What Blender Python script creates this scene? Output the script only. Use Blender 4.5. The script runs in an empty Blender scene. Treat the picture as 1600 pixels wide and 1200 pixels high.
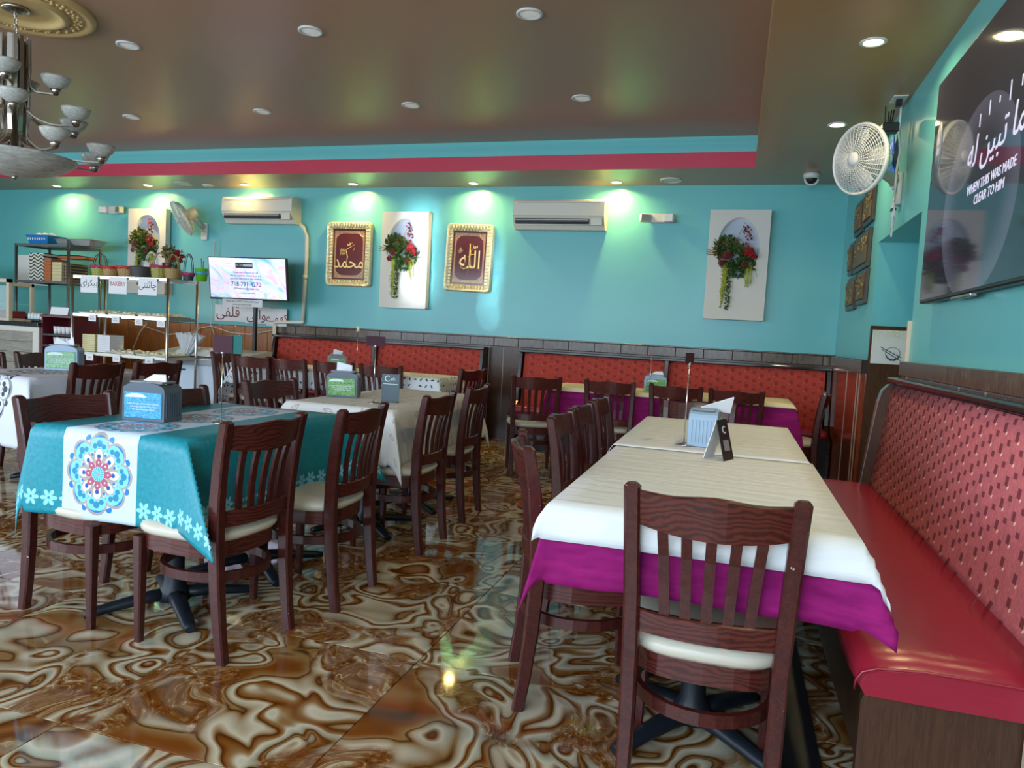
import bpy, bmesh, math, random
from mathutils import Vector, Matrix
random.seed(7)
C = bpy.context.scene.collection
sc = bpy.context.scene
PI = math.pi
rad = math.radians

# ---------------------------------------------------------------- camera, light, exposure
def link(o): C.objects.link(o); return o
cam_d = bpy.data.cameras.new('camera'); cam = link(bpy.data.objects.new('camera', cam_d))
FPX = 1135.3
YAW, PITCH, ROLL = -0.29424, -0.07044, 0.05433
cam_d.sensor_fit = 'HORIZONTAL'; cam_d.sensor_width = 36.0
cam_d.lens = FPX / 1600.0 * 36.0
cam_d.clip_start = 0.02; cam_d.clip_end = 80
cy, sy, cp, sp, cr, sr = (math.cos(YAW), math.sin(YAW), math.cos(PITCH), math.sin(PITCH), math.cos(ROLL), math.sin(ROLL))
fwd = Vector((sy*cp, cy*cp, sp)); rgt = Vector((cy, -sy, 0)); upv = rgt.cross(fwd)
r2 = cr*rgt + sr*upv; u2 = -sr*rgt + cr*upv
M = Matrix((r2, u2, -fwd)).transposed().to_4x4()
cam.matrix_world = Matrix.Translation((0, 0, 1.27)) @ M
sc.camera = cam

sc.view_settings.view_transform = 'Standard'
sc.view_settings.look = 'None'
sc.view_settings.exposure = 0.38
sc.view_settings.gamma = 1.0
sc.view_settings.use_curve_mapping = False

W = bpy.data.worlds.new('world'); sc.world = W; W.use_nodes = True
W.node_tree.nodes['Background'].inputs[0].default_value = (0.55, 0.72, 1.0, 1)
W.node_tree.nodes['Background'].inputs[1].default_value = 1.0

def area(name, loc, direction, sx, sy_, power, col, shape='RECTANGLE', spread=PI):
    d = bpy.data.lights.new(name, 'AREA'); d.shape = shape; d.size = sx; d.size_y = sy_
    d.energy = power; d.color = col; d.spread = spread
    o = link(bpy.data.objects.new(name, d)); o.location = loc
    o.rotation_euler = Vector(direction).to_track_quat('-Z', 'Y').to_euler()
    return o
FY = -1.9            # front wall of the room (street windows, behind the camera)
WINDOWS = [(-9.7, -7.4), (-7.1, -4.8), (-4.5, -2.2), (-1.9, 0.4)]
for i, (a, b) in enumerate(WINDOWS):
    area('window_daylight', ((a+b)/2, FY+0.06, 1.75), (0, 1, -0.10), b-a, 1.75, 104, (0.66, 0.84, 1.0))
area('added_side_fill', (-11.1, 1.4, 1.75), (1, 0.12, -0.05), 4.2, 1.75, 120, (0.86, 0.93, 1.0))  # fill lamp added out of view on the left to lift the ambient light
area('sun_glint', (-2.2, FY+0.05, 1.9), (-1.55, 10.1, 0.28), 0.28, 1.1, 2.6, (0.80, 0.95, 1.0), 'RECTANGLE', rad(3.0))
area('sun_glint', (-1.6, FY+0.05, 1.9), (-1.22, 10.1, 0.05), 0.06, 1.1, 0.7, (0.80, 0.95, 1.0), 'RECTANGLE', rad(2.0))
DOWN = [(-9.19, 7.96), (-7.63, 7.96), (-6.10, 7.96), (-4.57, 7.98), (-3.02, 8.0), (-1.36, 8.0),
        (0.603, 4.48), (0.615, 6.05), (0.60, 2.9), (0.60, 1.3), (-0.12+0.75, 7.5)]
# ---------------------------------------------------------------- node expression helper
class V:
    """a socket or number with arithmetic that adds math nodes"""
    nt = None
    def __init__(s, k): s.k = k
    @staticmethod
    def m(op, *a, clamp=False):
        n = V.nt.nodes.new('ShaderNodeMath'); n.operation = op; n.use_clamp = clamp
        for i, x in enumerate(a):
            x = x.k if isinstance(x, V) else x
            if isinstance(x, (int, float)): n.inputs[i].default_value = x
            else: V.nt.links.new(x, n.inputs[i])
        return V(n.outputs[0])
    def __add__(s, o): return V.m('ADD', s, o)
    __radd__ = __add__
    def __sub__(s, o): return V.m('SUBTRACT', s, o)
    def __rsub__(s, o): return V.m('SUBTRACT', o, s)
    def __mul__(s, o): return V.m('MULTIPLY', s, o)
    __rmul__ = __mul__
    def __truediv__(s, o): return V.m('DIVIDE', s, o)
    def __lt__(s, o): return V.m('LESS_THAN', s, o)
    def __gt__(s, o): return V.m('GREATER_THAN', s, o)
def mn(a, b): return V.m('MINIMUM', a, b)
def mx(a, b): return V.m('MAXIMUM', a, b)
def ab(a): return V.m('ABSOLUTE', a)
def fr(a): return V.m('FRACT', a)
def fl(a): return V.m('FLOOR', a)
def sq(a): return V.m('SQRT', a)
def wrap(a, lo, hi): return V.m('WRAP', a, hi, lo)
def hyp(a, b): return sq(a*a + b*b)
def sm(a, lo, hi):
    n = V.nt.nodes.new('ShaderNodeMapRange'); n.interpolation_type = 'SMOOTHSTEP'
    V.nt.links.new(a.k, n.inputs[0]); n.inputs[1].default_value = lo; n.inputs[2].default_value = hi
    return V(n.outputs[0])
def circ(x, y, cx_, cy_, r): return hyp(x-cx_, y-cy_) < r

class Mat:
    def __init__(s, name, base=(0.5, 0.5, 0.5), rough=0.5, metal=0.0, spec=0.5, **kw):
        s.m = bpy.data.materials.new(name); s.m.use_nodes = True
        s.nt = s.m.node_tree; V.nt = s.nt
        s.b = s.nt.nodes['Principled BSDF']
        s.b.inputs['Base Color'].default_value = (*base, 1)
        s.b.inputs['Roughness'].default_value = rough
        s.b.inputs['Metallic'].default_value = metal
        s.b.inputs['Specular IOR Level'].default_value = spec
        for k, v in kw.items():
            s.b.inputs[k.replace('_', ' ')].default_value = v
        s.m.diffuse_color = (*base, 1)
    def node(s, t, **kw):
        n = s.nt.nodes.new(t)
        for k, v in kw.items(): setattr(n, k, v)
        return n
    def L(s, a, b):
        s.nt.links.new(a.k if isinstance(a, V) else a, b)
    def coords(s, kind='Object'):
        t = s.node('ShaderNodeTexCoord'); sp_ = s.node('ShaderNodeSeparateXYZ')
        s.L(t.outputs[kind], sp_.inputs[0])
        return V(sp_.outputs[0]), V(sp_.outputs[1]), V(sp_.outputs[2])
    def vec(s, x, y, z):
        c = s.node('ShaderNodeCombineXYZ')
        for i, q in enumerate((x, y, z)):
            if isinstance(q, V): s.L(q, c.inputs[i])
            else: c.inputs[i].default_value = q
        return c.outputs[0]
    def noise(s, vec, scale=5, detail=3, dist=0.0, rough=0.5, out=0):
        n = s.node('ShaderNodeTexNoise')
        if vec is not None: s.L(vec, n.inputs['Vector'])
        n.inputs['Scale'].default_value = scale; n.inputs['Detail'].default_value = detail
        n.inputs['Distortion'].default_value = dist; n.inputs['Roughness'].default_value = rough
        return V(n.outputs[out]) if out == 0 else n.outputs[out]
    def ramp(s, f, stops, interp='LINEAR'):
        n = s.node('ShaderNodeValToRGB'); n.color_ramp.interpolation = interp
        e = n.color_ramp.elements
        while len(e) < len(stops): e.new(0.5)
        for q, (p, c) in zip(e, stops): q.position = p; q.color = (*c, 1)
        s.L(f, n.inputs[0]); return n.outputs[0]
    def mix(s, f, a, b):
        n = s.node('ShaderNodeMix', data_type='RGBA')
        if isinstance(f, V): s.L(f, n.inputs[0])
        else: n.inputs[0].default_value = f
        for x, i in ((a, 6), (b, 7)):
            if isinstance(x, tuple): n.inputs[i].default_value = (*x, 1)
            else: s.L(x, n.inputs[i])
        return n.outputs[2]
    def color(s, c): s.L(c, s.b.inputs['Base Color']); return s
    def rough(s, f): s.L(f, s.b.inputs['Roughness']); return s
    def bump(s, h, strength=0.3, dist=0.01):
        n = s.node('ShaderNodeBump'); n.inputs['Strength'].default_value = strength
        n.inputs['Distance'].default_value = dist
        s.L(h, n.inputs['Height']); s.L(n.outputs[0], s.b.inputs['Normal']); return s
    def emit(s, c, st):
        if isinstance(c, tuple): s.b.inputs['Emission Color'].default_value = (*c, 1)
        else: s.L(c, s.b.inputs['Emission Color'])
        s.b.inputs['Emission Strength'].default_value = st; return s

def hx(h, g=2.2):   # '#rrggbb' as seen -> linear
    return tuple(((int(h[i:i+2], 16)/255.0)**g) for i in (1, 3, 5))

def rand(mat):
    n = mat.node('ShaderNodeObjectInfo'); return V(n.outputs['Random'])
def facing_geo(mat): return mat.node('ShaderNodeNewGeometry')

# --- materials
M_ = {}
m = Mat('turquoise_wall_paint', (0.15, 0.50, 0.49), 0.30, spec=0.45)
g = m.noise(None, 3.0, 4); m.color(m.ramp(g, [(0.3, (0.115, 0.45, 0.48)), (0.7, (0.16, 0.52, 0.51))]))
m.bump(m.noise(None, 14, 3), 0.12, 0.01); M_['wall'] = m.m
m = Mat('crimson_paint', (0.55, 0.035, 0.075), 0.35); M_['crimson'] = m.m
m = Mat('brown_ceiling_paint', (0.13, 0.088, 0.065), 0.33, spec=0.4)
g = m.noise(None, 1.5, 4); m.color(m.ramp(g, [(0.3, (0.335, 0.18, 0.105)), (0.7, (0.41, 0.225, 0.135))]))
m.bump(m.noise(None, 6, 3), 0.10, 0.01); M_['ceil'] = m.m
m = Mat('olive_brown_soffit_paint', (0.42, 0.225, 0.085), 0.30, spec=0.45)
m.bump(m.noise(None, 5, 3), 0.12, 0.01); M_['soffit'] = m.m
m = Mat('dark_grout', (0.02, 0.012, 0.008), 0.7); M_['grout'] = m.m

# polished agate-look floor tile
m = Mat('polished_agate_tile', (0.4, 0.3, 0.2), 0.06, spec=0.55)
x, y, z = m.coords(); r = rand(m)
ox = fl(r*4.0)*7.3 + r*11.0
base = m.vec(x+ox, y+ox*0.7, r*3.0)
w1 = m.noise(base, 2.0, 2); w2 = m.noise(m.vec(x+ox+5.2, y+ox*0.7+1.3, 2.0), 1.6, 2)
vx = x+ox+(w1-0.5)*0.62; vy = y+ox*0.7+(w2-0.5)*0.62
v = m.vec(vx, vy*1.15, 0.5)
n1 = m.noise(v, 2.4, 2.2, 0.10, 0.42)
vo = m.node('ShaderNodeTexVoronoi', feature='SMOOTH_F1'); m.L(v, vo.inputs['Vector'])
vo.inputs['Scale'].default_value = 5.6; vo.inputs['Smoothness'].default_value = 0.25
eye = V(vo.outputs['Distance'])
f = n1*1.15 - 0.075 + (0.42-eye)*0.42
cream = hx('#c6bba4'); cream2 = hx('#a89a80'); tan = hx('#8e6d45'); rust = hx('#78451c'); dk = hx('#46260f'); gr = hx('#9c9a86')
bands = m.ramp(f, [(0.0, dk), (0.20, rust), (0.28, tan), (0.30, dk), (0.32, tan), (0.35, cream2), (0.40, cream), (0.425, tan), (0.435, dk), (0.45, rust),
                   (0.475, tan), (0.50, cream), (0.555, gr), (0.575, tan), (0.585, dk), (0.605, rust), (0.625, tan), (0.635, dk), (0.65, cream2), (0.69, cream),
                   (0.72, tan), (0.735, dk), (0.76, rust), (0.80, cream2), (0.84, cream), (0.87, rust), (0.89, dk), (0.94, tan), (1.0, rust)])
bl = sm(m.noise(m.vec(vx*0.8, vy*0.8, 7.0), 5.0, 4, 0.6), 0.45, 0.75)
bands = m.mix(bl*0.42, bands, hx('#6a4422'))
fine = m.noise(m.vec(vx, vy, 3.3), 26, 5, 1.2, 0.65)
patch = sm(m.noise(m.vec(vx*1.3+9.0, vy, 1.0), 2.2, 2), 0.54, 0.62)
mott = m.ramp(fine, [(0.35, dk), (0.5, rust), (0.58, tan), (0.68, cream)])
colr = m.mix(patch*0.85, bands, mott)
m.color(colr); M_['tile'] = m.m

def wood(name, a, b, rough=0.35, sx=3.0, sy_=3.0, sz=18.0, spec=0.5, kind='Object', chips=False):
    m = Mat(name, a, rough, spec=spec)
    x, y, z = m.coords(kind); r = rand(m)
    v = m.vec(x*sx+r*5.0, y*sy_, z*sz)
    n = m.noise(v, 4.0, 5, 1.0, 0.6)
    f = fr(n*5.0)
    col = m.ramp(n*0.65 + f*0.30, [(0.2, b), (0.7, a)])
    if chips:
        c = m.noise(m.vec(x+r*9.0, y, z), 46, 2, 0.3, 0.6)
        col = m.mix(c > 0.765, col, hx('#c9a99a'))
    m.color(col); return m.m
M_['chair'] = wood('dark_mahogany_chair_wood', (0.085, 0.014, 0.010), (0.022, 0.005, 0.005), 0.30, 14, 14, 14, chips=True)
M_['rail_wood'] = wood('mahogany_grain_crest_wood', (0.11, 0.020, 0.013), (0.026, 0.006, 0.005), 0.28, 5, 12, 26)
M_['laminate'] = wood('dark_glossy_wood_laminate', (0.10, 0.040, 0.018), (0.040, 0.017, 0.008), 0.22, 22, 22, 1.2, spec=0.3)
M_['plank'] = wood('orange_brown_wood_panel', (0.52, 0.19, 0.045), (0.24, 0.075, 0.018), 0.35, 16, 16, 1.0)
M_['redwood'] = wood('reddish_glossy_wood_panel', (0.28, 0.055, 0.020), (0.11, 0.020, 0.009), 0.13, 16, 16, 1.0, spec=0.7)
M_['darkwood'] = wood('dark_bench_frame_wood', (0.045, 0.020, 0.012), (0.016, 0.008, 0.006), 0.25, 10, 10, 3)
M_['benchend'] = wood('brown_walnut_bench_end', (0.085, 0.038, 0.020), (0.040, 0.018, 0.011), 0.35, 20, 20, 1.2)
M_['greywood'] = wood('weathered_grey_wood', (0.36, 0.33, 0.28), (0.19, 0.17, 0.14), 0.5, 1.5, 4, 16)
m = Mat('cathedral_grain_crest_wood', (0.1, 0.02, 0.01), 0.28); x, y, z = m.coords(); rr = rand(m)
nn = m.noise(m.vec(x*3.0+rr*7.0, y, z*6.0), 3, 3); d = hyp((x-(rr-0.5)*0.2)*0.55, (z-0.70)*1.5) + nn*0.10
ln = sm(ab(fr(d*46.0)-0.5), 0.12, 0.42); m.color(m.mix(ln, (0.100, 0.019, 0.013), (0.045, 0.009, 0.007))); M_['rail_wood'] = m.m
m = Mat('glossy_brown_cap_tile', (0.10, 0.062, 0.04), 0.20, spec=0.35)
x, y, z = m.coords(); n = m.noise(m.vec(x*9.0+rand(m)*9.0, y*9.0, z*3.0), 4, 4); m.color(m.ramp(n, [(0.3, (0.07, 0.042, 0.028)), (0.7, (0.15, 0.10, 0.065))])); M_['captile'] = m.m

def plain(key, name, col, rough=0.5, metal=0.0, spec=0.5, bump=None, **kw):
    m = Mat(name, col, rough, metal, spec, **kw)
    if bump: m.bump(m.noise(None, bump[0], 3), bump[1], 0.005)
    M_[key] = m.m; return m
plain('seam', 'pale_joint_strip', (0.35, 0.28, 0.2), 0.4)
plain('cream_vinyl', 'cream_vinyl_seat', (0.62, 0.56, 0.45), 0.38, bump=(9, 0.25))
plain('iron', 'black_cast_iron', (0.010, 0.013, 0.020), 0.42, spec=0.35, bump=(60, 0.1))
plain('black', 'black_plastic', (0.012, 0.012, 0.013), 0.35)
plain('white', 'white_plastic', (0.62, 0.62, 0.60), 0.4)
plain('warmwhite', 'cream_white_plastic', (0.70, 0.66, 0.56), 0.35)
plain('chrome', 'chrome_steel', (0.62, 0.60, 0.56), 0.18, 1.0)
plain('nickel', 'brushed_nickel', (0.40, 0.37, 0.32), 0.24, 1.0)
plain('steel', 'stainless_steel', (0.50, 0.48, 0.44), 0.3, 1.0)
plain('darksteel', 'grey_wire_shelf_metal', (0.20, 0.20, 0.20), 0.4, 0.8)
plain('paper', 'white_paper', (0.80, 0.79, 0.80), 0.7)
plain('cloth', 'white_cotton_napkin', (0.80, 0.82, 0.86), 0.8)
plain('grey', 'grey_plastic', (0.25, 0.26, 0.28), 0.4)
plain('ink', 'dark_ink', (0.02, 0.02, 0.05), 0.6)
plain('redink', 'red_ink', (0.50, 0.03, 0.04), 0.6)
plain('darkred', 'maroon_ink', (0.22, 0.02, 0.03), 0.6)
plain('fabricwhite', 'white_niche_board', (0.68, 0.64, 0.58), 0.55)
plain('niche', 'grey_niche_back', (0.46, 0.50, 0.60), 0.6)
plain('leaf', 'dark_green_leaf', (0.05, 0.12, 0.02), 0.5)
plain('leafb', 'olive_succulent_leaf', (0.16, 0.13, 0.035), 0.5)
plain('leafy', 'yellow_green_strand', (0.42, 0.45, 0.05), 0.5)
plain('redflower', 'red_silk_petal', (0.36, 0.012, 0.02), 0.5)
plain('maroonflower', 'maroon_silk_petal', (0.18, 0.03, 0.03), 0.5)
plain('goldtext', 'gold_lettering', (0.85, 0.60, 0.22), 0.35, 0.3)
plain('beige', 'beige_painted_trim', (0.60, 0.49, 0.36), 0.4)
plain('rubber', 'black_floor_strip', (0.012, 0.012, 0.014), 0.45)
plain('panelwhite', 'off_white_cabinet', (0.66, 0.62, 0.54), 0.4)
plain('granite', 'black_granite', (0.02, 0.018, 0.018), 0.12)
plain('freezer', 'white_freezer_enamel', (0.62, 0.70, 0.80), 0.25)
plain('freezerlid', 'grey_freezer_lid', (0.42, 0.45, 0.48), 0.35)
plain('wrap', 'crumpled_clear_wrap', (0.55, 0.57, 0.60), 0.22, bump=(12, 1.0))
plain('foil', 'aluminium_foil', (0.6, 0.6, 0.58), 0.3, 1.0, bump=(30, 0.7))
plain('sweets', 'pale_cream_sweets', (0.80, 0.74, 0.52), 0.6, bump=(20, 0.6))
plain('bluecrate', 'blue_plastic_crate', (0.01, 0.18, 0.50), 0.35)
plain('bluebag', 'bright_blue_bag', (0.02, 0.12, 0.65), 0.35)
plain('green', 'lime_green_bucket', (0.12, 0.50, 0.02), 0.4)
plain('bluerim', 'sky_blue_band', (0.05, 0.32, 0.55), 0.4)
plain('red', 'bright_red_ribbon', (0.60, 0.01, 0.02), 0.45)
plain('orangebox', 'orange_cardboard', (0.50, 0.14, 0.04), 0.6)
plain('creambox', 'cream_cardboard', (0.72, 0.62, 0.34), 0.6)
def weave(key, name, c1, c2):
    m = Mat(name, c1, 0.6); x, y, z = m.coords(); th = V.m('ARCTAN2', y, x)
    row = fl(z*75.0); f = ab(fr(th*3.5 + row*0.5) - 0.5)*2.0; g_ = ab(fr(z*75.0) - 0.5)*2.0
    m.color(m.mix(mx(sm(f, 0.55, 0.95), sm(g_, 0.6, 1.0)), c1, c2)); M_[key] = m.m
weave('wicker', 'tan_wicker', (0.55, 0.36, 0.13), (0.12, 0.06, 0.02))
weave('darkwicker', 'dark_grey_wicker', (0.08, 0.07, 0.07), (0.01, 0.01, 0.01))
weave('greenwicker', 'yellow_green_wicker', (0.50, 0.46, 0.08), (0.12, 0.08, 0.03))
plain('maroon', 'maroon_shelf_board', (0.13, 0.012, 0.02), 0.35)
plain('pink', 'magenta_ribbon', (0.45, 0.02, 0.12), 0.5)
plain('medallion', 'gilded_plaster', (0.56, 0.38, 0.15), 0.45, bump=(40, 0.3))
plain('brassline', 'dull_gold_relief', (0.28, 0.20, 0.09), 0.5)
plain('brass', 'carved_brass', (0.17, 0.12, 0.06), 0.5, 0.2, bump=(55, 1.0))
plain('carvedframe', 'dark_carved_frame', (0.045, 0.035, 0.025), 0.35)
plain('tealcard', 'dark_teal_card', (0.02, 0.12, 0.11), 0.6, spec=0.15)
plain('marooncard', 'dark_maroon_card', (0.06, 0.02, 0.03), 0.6, spec=0.15)
plain('printwhite', 'pale_print', (0.72, 0.78, 0.80), 0.5)
plain('charcoalcard', 'slate_card', (0.06, 0.09, 0.11), 0.4)
plain('glass', 'display_glass', (0.75, 0.9, 0.92), 0.05, Alpha=0.25)
m = Mat('alabaster_glass', (0.50, 0.48, 0.43), 0.3, spec=0.5); n = m.noise(None, 9, 5, 1.0)
m.color(m.ramp(n, [(0.3, (0.36, 0.35, 0.31)), (0.7, (0.66, 0.64, 0.58))])); m.b.inputs['Transmission Weight'].default_value = 0.15; M_['alabaster'] = m.m
m = Mat('lit_downlight', (1, 0.9, 0.6), 0.4); m.emit((1.0, 0.80, 0.38), 14.0); M_['lit'] = m.m
m = Mat('unlit_lens_added_glow', (0.80, 0.80, 0.76), 0.4); m.emit((0.9, 0.9, 0.85), 0.12); M_['unlit'] = m.m  # faint glow added to the lens although these lights are off
m = Mat('red_vinyl_cushion', (0.30, 0.014, 0.035), 0.26, spec=0.6)
m.bump(m.noise(None, 7, 3), 0.15, 0.01); M_['redvinyl'] = m.m

# upholstery with scattered marks; coordinates: a along the bench, h height
def upholstery(name, axis, base, dark, light, sc_=1.0):
    m = Mat(name, base, 0.75, spec=0.2)
    x, y, z = m.coords(); a = (x if axis == 'x' else y)
    # columns of dark rectangles, half columns offset
    cols = a*(17.0*sc_); ci = fl(cols); odd = wrap(ci*0.5, 0, 1)
    u = fr(cols) - 0.5; hcell = z*(14.0*sc_) + ci*0.37; hi = fl(hcell); v = fr(hcell) - 0.5
    k = fr((ci*12.9898 + hi*4.137)*0.731)
    rect = (ab(u) < 0.24) * (ab(v - 0.05) < (0.10 + k*0.17)) * (k > 0.15)
    tri = (ab(u + 0.32) < 0.11) * (ab(v + 0.33 + u*0.4) < 0.07) * (k > 0.45)
    weave = m.noise(m.vec(x*30.0, y*30.0, z*7.0), 6, 3)
    col = m.ramp(weave, [(0.3, tuple(c*0.78 for c in base)), (0.7, tuple(min(1, c*1.2) for c in base))])
    blot = m.noise(m.vec(x*5.0, y*5.0, z*2.0), 5, 3); col = m.mix(sm(blot, 0.5, 0.7)*0.45, col, tuple(c*0.55+0.03 for c in base)); col = m.mix(rect*0.85, col, dark); col = m.mix(tri, col, light)
    m.color(col); m.bump(weave, 0.25, 0.002); return m.m
M_['uphR'] = upholstery('pink_red_patterned_upholstery', 'y', (0.50, 0.125, 0.135), (0.13, 0.022, 0.032), (0.80, 0.50, 0.42), 1.0)
M_['uphB'] = upholstery('scarlet_patterned_upholstery', 'x', (0.50, 0.062, 0.040), (0.30, 0.032, 0.026), (0.55, 0.14, 0.08), 0.8)

# cloths: UV = metres on the cloth measured from the table centre
def daisy(u, v, n=6, r0=0.42):
    a = V.m('ARCTAN2', v, u); rr = hyp(u, v)
    pet = ab(V.m('COSINE', a*(n/2.0)))
    return (rr < (pet*0.30 + 0.16)) * (rr > 0.07)
def mandala(m, p, q, c0, pal):
    r = hyp(p, q); th = V.m('ARCTAN2', q, p)
    w8 = wrap(th, -PI/8, PI/8); a = ab(w8)
    lx = r*V.m('COSINE', a); ly = r*V.m('SINE', a)
    w8b = ab(wrap(th + PI/8, -PI/8, PI/8)); mx_ = r*V.m('COSINE', w8b); my_ = r*V.m('SINE', w8b)
    taupe, cyan, teal, pinkc, navy, redc, white, blue = pal
    col = c0
    def over(mask, c):
        nonlocal col; col = m.mix(mask, col, c)
    over(circ(mx_, my_, 0.90, 0.0, 0.085) * (mx_ > 0.86), blue)
    lobe = mx(circ(lx, ly, 0.70, 0.0, 0.30), r < 0.74)
    over(lobe, taupe)
    over(mx(circ(lx, ly, 0.69, 0.0, 0.245), r < 0.66), blue)
    over(mx(circ(lx, ly, 0.68, 0.06, 0.20), r < 0.60), cyan)
    over(r < 0.57, taupe); over((r < 0.56)*(r > 0.50)*(my_ < 0.05), white)
    over(circ(lx, ly, 0.74, 0.0, 0.085), teal); over(circ(lx, ly, 0.67, 0.13, 0.065), teal)
    over(circ(lx, ly, 0.58, 0.0, 0.055), pinkc)
    over(circ(lx*0.62, ly, 0.44*0.62, 0.0, 0.105), white)
    over(circ(lx, ly, 0.43, 0.0, 0.055), navy)
    over(circ(mx_, my_, 0.50, 0.0, 0.04), blue)
    over(r < 0.27, white); over(circ(lx*0.62, ly, 0.25*0.62, 0.0, 0.085), redc); over(circ(lx, ly, 0.28, 0, 0.022), white)
    over(r < 0.175, cyan); over((r < 0.16)*(ab(wrap(th, -PI/16, PI/16)) < 0.07), teal); over(r < 0.045, taupe)
    return col
m = Mat('teal_printed_tablecloth', (0.0, 0.2, 0.22), 0.42, spec=0.4)
u, v, _ = m.coords('UV')
teal = m.ramp(m.noise(m.vec(u, v, 0.0), 60, 3), [(0.3, (0.006, 0.21, 0.27)), (0.7, (0.012, 0.29, 0.36))])
CW, CL, T1O = 0.3725+0.35, 0.5575+0.35, 0.0
e = mn(CW - ab(u), CL - ab(v))                      # distance from hem
side = (CW - ab(u)) < (CL - ab(v))
along = side*v + (1.0-side)*u
fu = fr(along*13.0) - 0.5; fv = (e - 0.065)*13.0
col = m.mix(daisy(fu, fv)*(ab(fv) < 0.5), teal, hx('#8fd3e8'))
du = u + 0.028
band = ab(du) < 0.183
col = m.mix(band, col, (0.60, 0.72, 0.88))
pal = (hx('#a89a94'), hx('#7fd0f0'), hx('#2f86a8'), hx('#a878b8'), hx('#1c4fa0'), hx('#b0566a'), hx('#dfeaf8'), hx('#2a78c0'))
vv = v + CL - 0.185; per = 0.345; q = (fr(vv/per + 0.5) - 0.5)*per
md = mandala(m, du/0.163, q/0.163, (0.60, 0.72, 0.88), pal)
col = m.mix(band, col, md)
m.color(col); M_['teal'] = m.m

def leafy(name, base, ink, cell, dens, outline):
    m = Mat(name, base, 0.7, spec=0.3)
    u, v, _ = m.coords('UV')
    ci, cj = fl(u*cell), fl(v*cell); k = fr((ci*12.9898 + cj*78.233)*0.4371); k2 = fr(k*17.31)
    a = k*6.283; pu = fr(u*cell) - 0.5; pv = fr(v*cell) - 0.5
    ca, sa = V.m('COSINE', a), V.m('SINE', a)
    lx = pu*ca + pv*sa; ly = pv*ca - pu*sa
    d = ab(ly) - (0.13*1.0 - lx*lx*1.25)
    mask = (d < 0.0)*(ab(lx) < 0.33)*(k2 < dens)
    if outline: mask = mask*(1.0 - (d < -0.035)*(ab(ly) > 0.012))
    col = m.mix(mask, base, ink); m.color(col); return m.m
M_['leafcloth'] = leafy('white_cloth_with_dark_leaf_print', (0.74, 0.76, 0.78), (0.03, 0.07, 0.08), 17.0, 0.75, False)
M_['vinecloth'] = leafy('white_cloth_with_outlined_leaf_print', (0.76, 0.74, 0.72), (0.36, 0.28, 0.25), 9.0, 0.5, True)
m = Mat('white_cloth_with_grey_mandala_print', (0.68, 0.70, 0.78), 0.6, spec=0.3)
u, v, _ = m.coords('UV'); g1 = hx('#3c4048')
g2 = hx('#8a8f9a'); wt = (0.68, 0.70, 0.78)
p_, q_ = u/0.26, (fr((v+0.95)/0.55)-0.5)*0.55/0.26
col = m.mix(ab(u) < 0.29, wt, mandala(m, p_, q_, wt, (g2, wt, g1, g2, g1, g2, wt, g1)))
m.color(col); M_['greycloth'] = m.m
m = Mat('magenta_suede_cloth', (0.28, 0.008, 0.17), 0.8, spec=0.15); n = m.noise(None, 12, 4)
m.color(m.ramp(n, [(0.3, (0.20, 0.005, 0.095)), (0.7, (0.32, 0.012, 0.15))])); M_['magenta'] = m.m
m = Mat('white_paper_table_cover', (0.72, 0.73, 0.74), 0.6, spec=0.3)
x, y, z = m.coords('UV'); m.bump(m.noise(m.vec(x*1.5, y*7.0, 0.0), 3, 4), 0.5, 0.012); M_['tablepaper'] = m.m
m = Mat('cream_paper_table_cover', (0.80, 0.68, 0.42), 0.6, spec=0.3); M_['creampaper'] = m.m
# wavy black and white pattern
m = Mat('black_white_wave_pattern', (0.8, 0.8, 0.75), 0.5); x, y, z = m.coords()
f = fr(z*22.0 + V.m('SINE', x*52.0)*0.35); m.color(m.mix(f < 0.42, (0.78, 0.74, 0.62), (0.02, 0.02, 0.02))); M_['wave'] = m.m
m = Mat('dark_brown_patterned_box', (0.1, 0.06, 0.03), 0.5); x, y, z = m.coords()
f = daisy(fr(x*25.0)-0.5, fr(z*25.0)-0.5, 4); m.color(m.mix(f, (0.05, 0.03, 0.02), (0.35, 0.22, 0.09))); M_['darkbox'] = m.m
# gilded fluted frame
m = Mat('gilded_fluted_frame', (0.80, 0.72, 0.45), 0.28, 0.35); n = m.noise(None, 45, 3, 0.5)
m.color(m.ramp(n, [(0.35, (0.55, 0.40, 0.14)), (0.55, (0.92, 0.86, 0.60))])); m.bump(n, 0.6, 0.01); M_['gilt'] = m.m
# calligraphy picture field with ornate border (object coords: x across, z up, centre origin)
def picture(name, hw, hh):
    m = Mat(name, (0.12, 0.01, 0.02), 0.16, spec=0.6); x, y, z = m.coords()
    ax, az = ab(x), ab(z)
    edge = mn(hw-ax, hh-az)
    col = m.mix(edge < 0.012, (0.10, 0.008, 0.012), (0.10, 0.008, 0.012))
    orn = sm(m.noise(None, 90, 2), 0.42, 0.52)
    bordermask = (edge > 0.012)
    inner = mx((ax/(hw-0.045))*(ax/(hw-0.045)) + 0.0, 0.0)
    r4 = V.m('POWER', ax/(hw-0.032), 4.0) + V.m('POWER', az/(hh-0.045), 7.0)
    corner = (r4 > 1.0)*bordermask
    c2 = m.mix(orn, (0.18, 0.05, 0.04), (0.55, 0.36, 0.20))
    col = m.mix(corner, col, c2); m.color(col); return m.m
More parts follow.
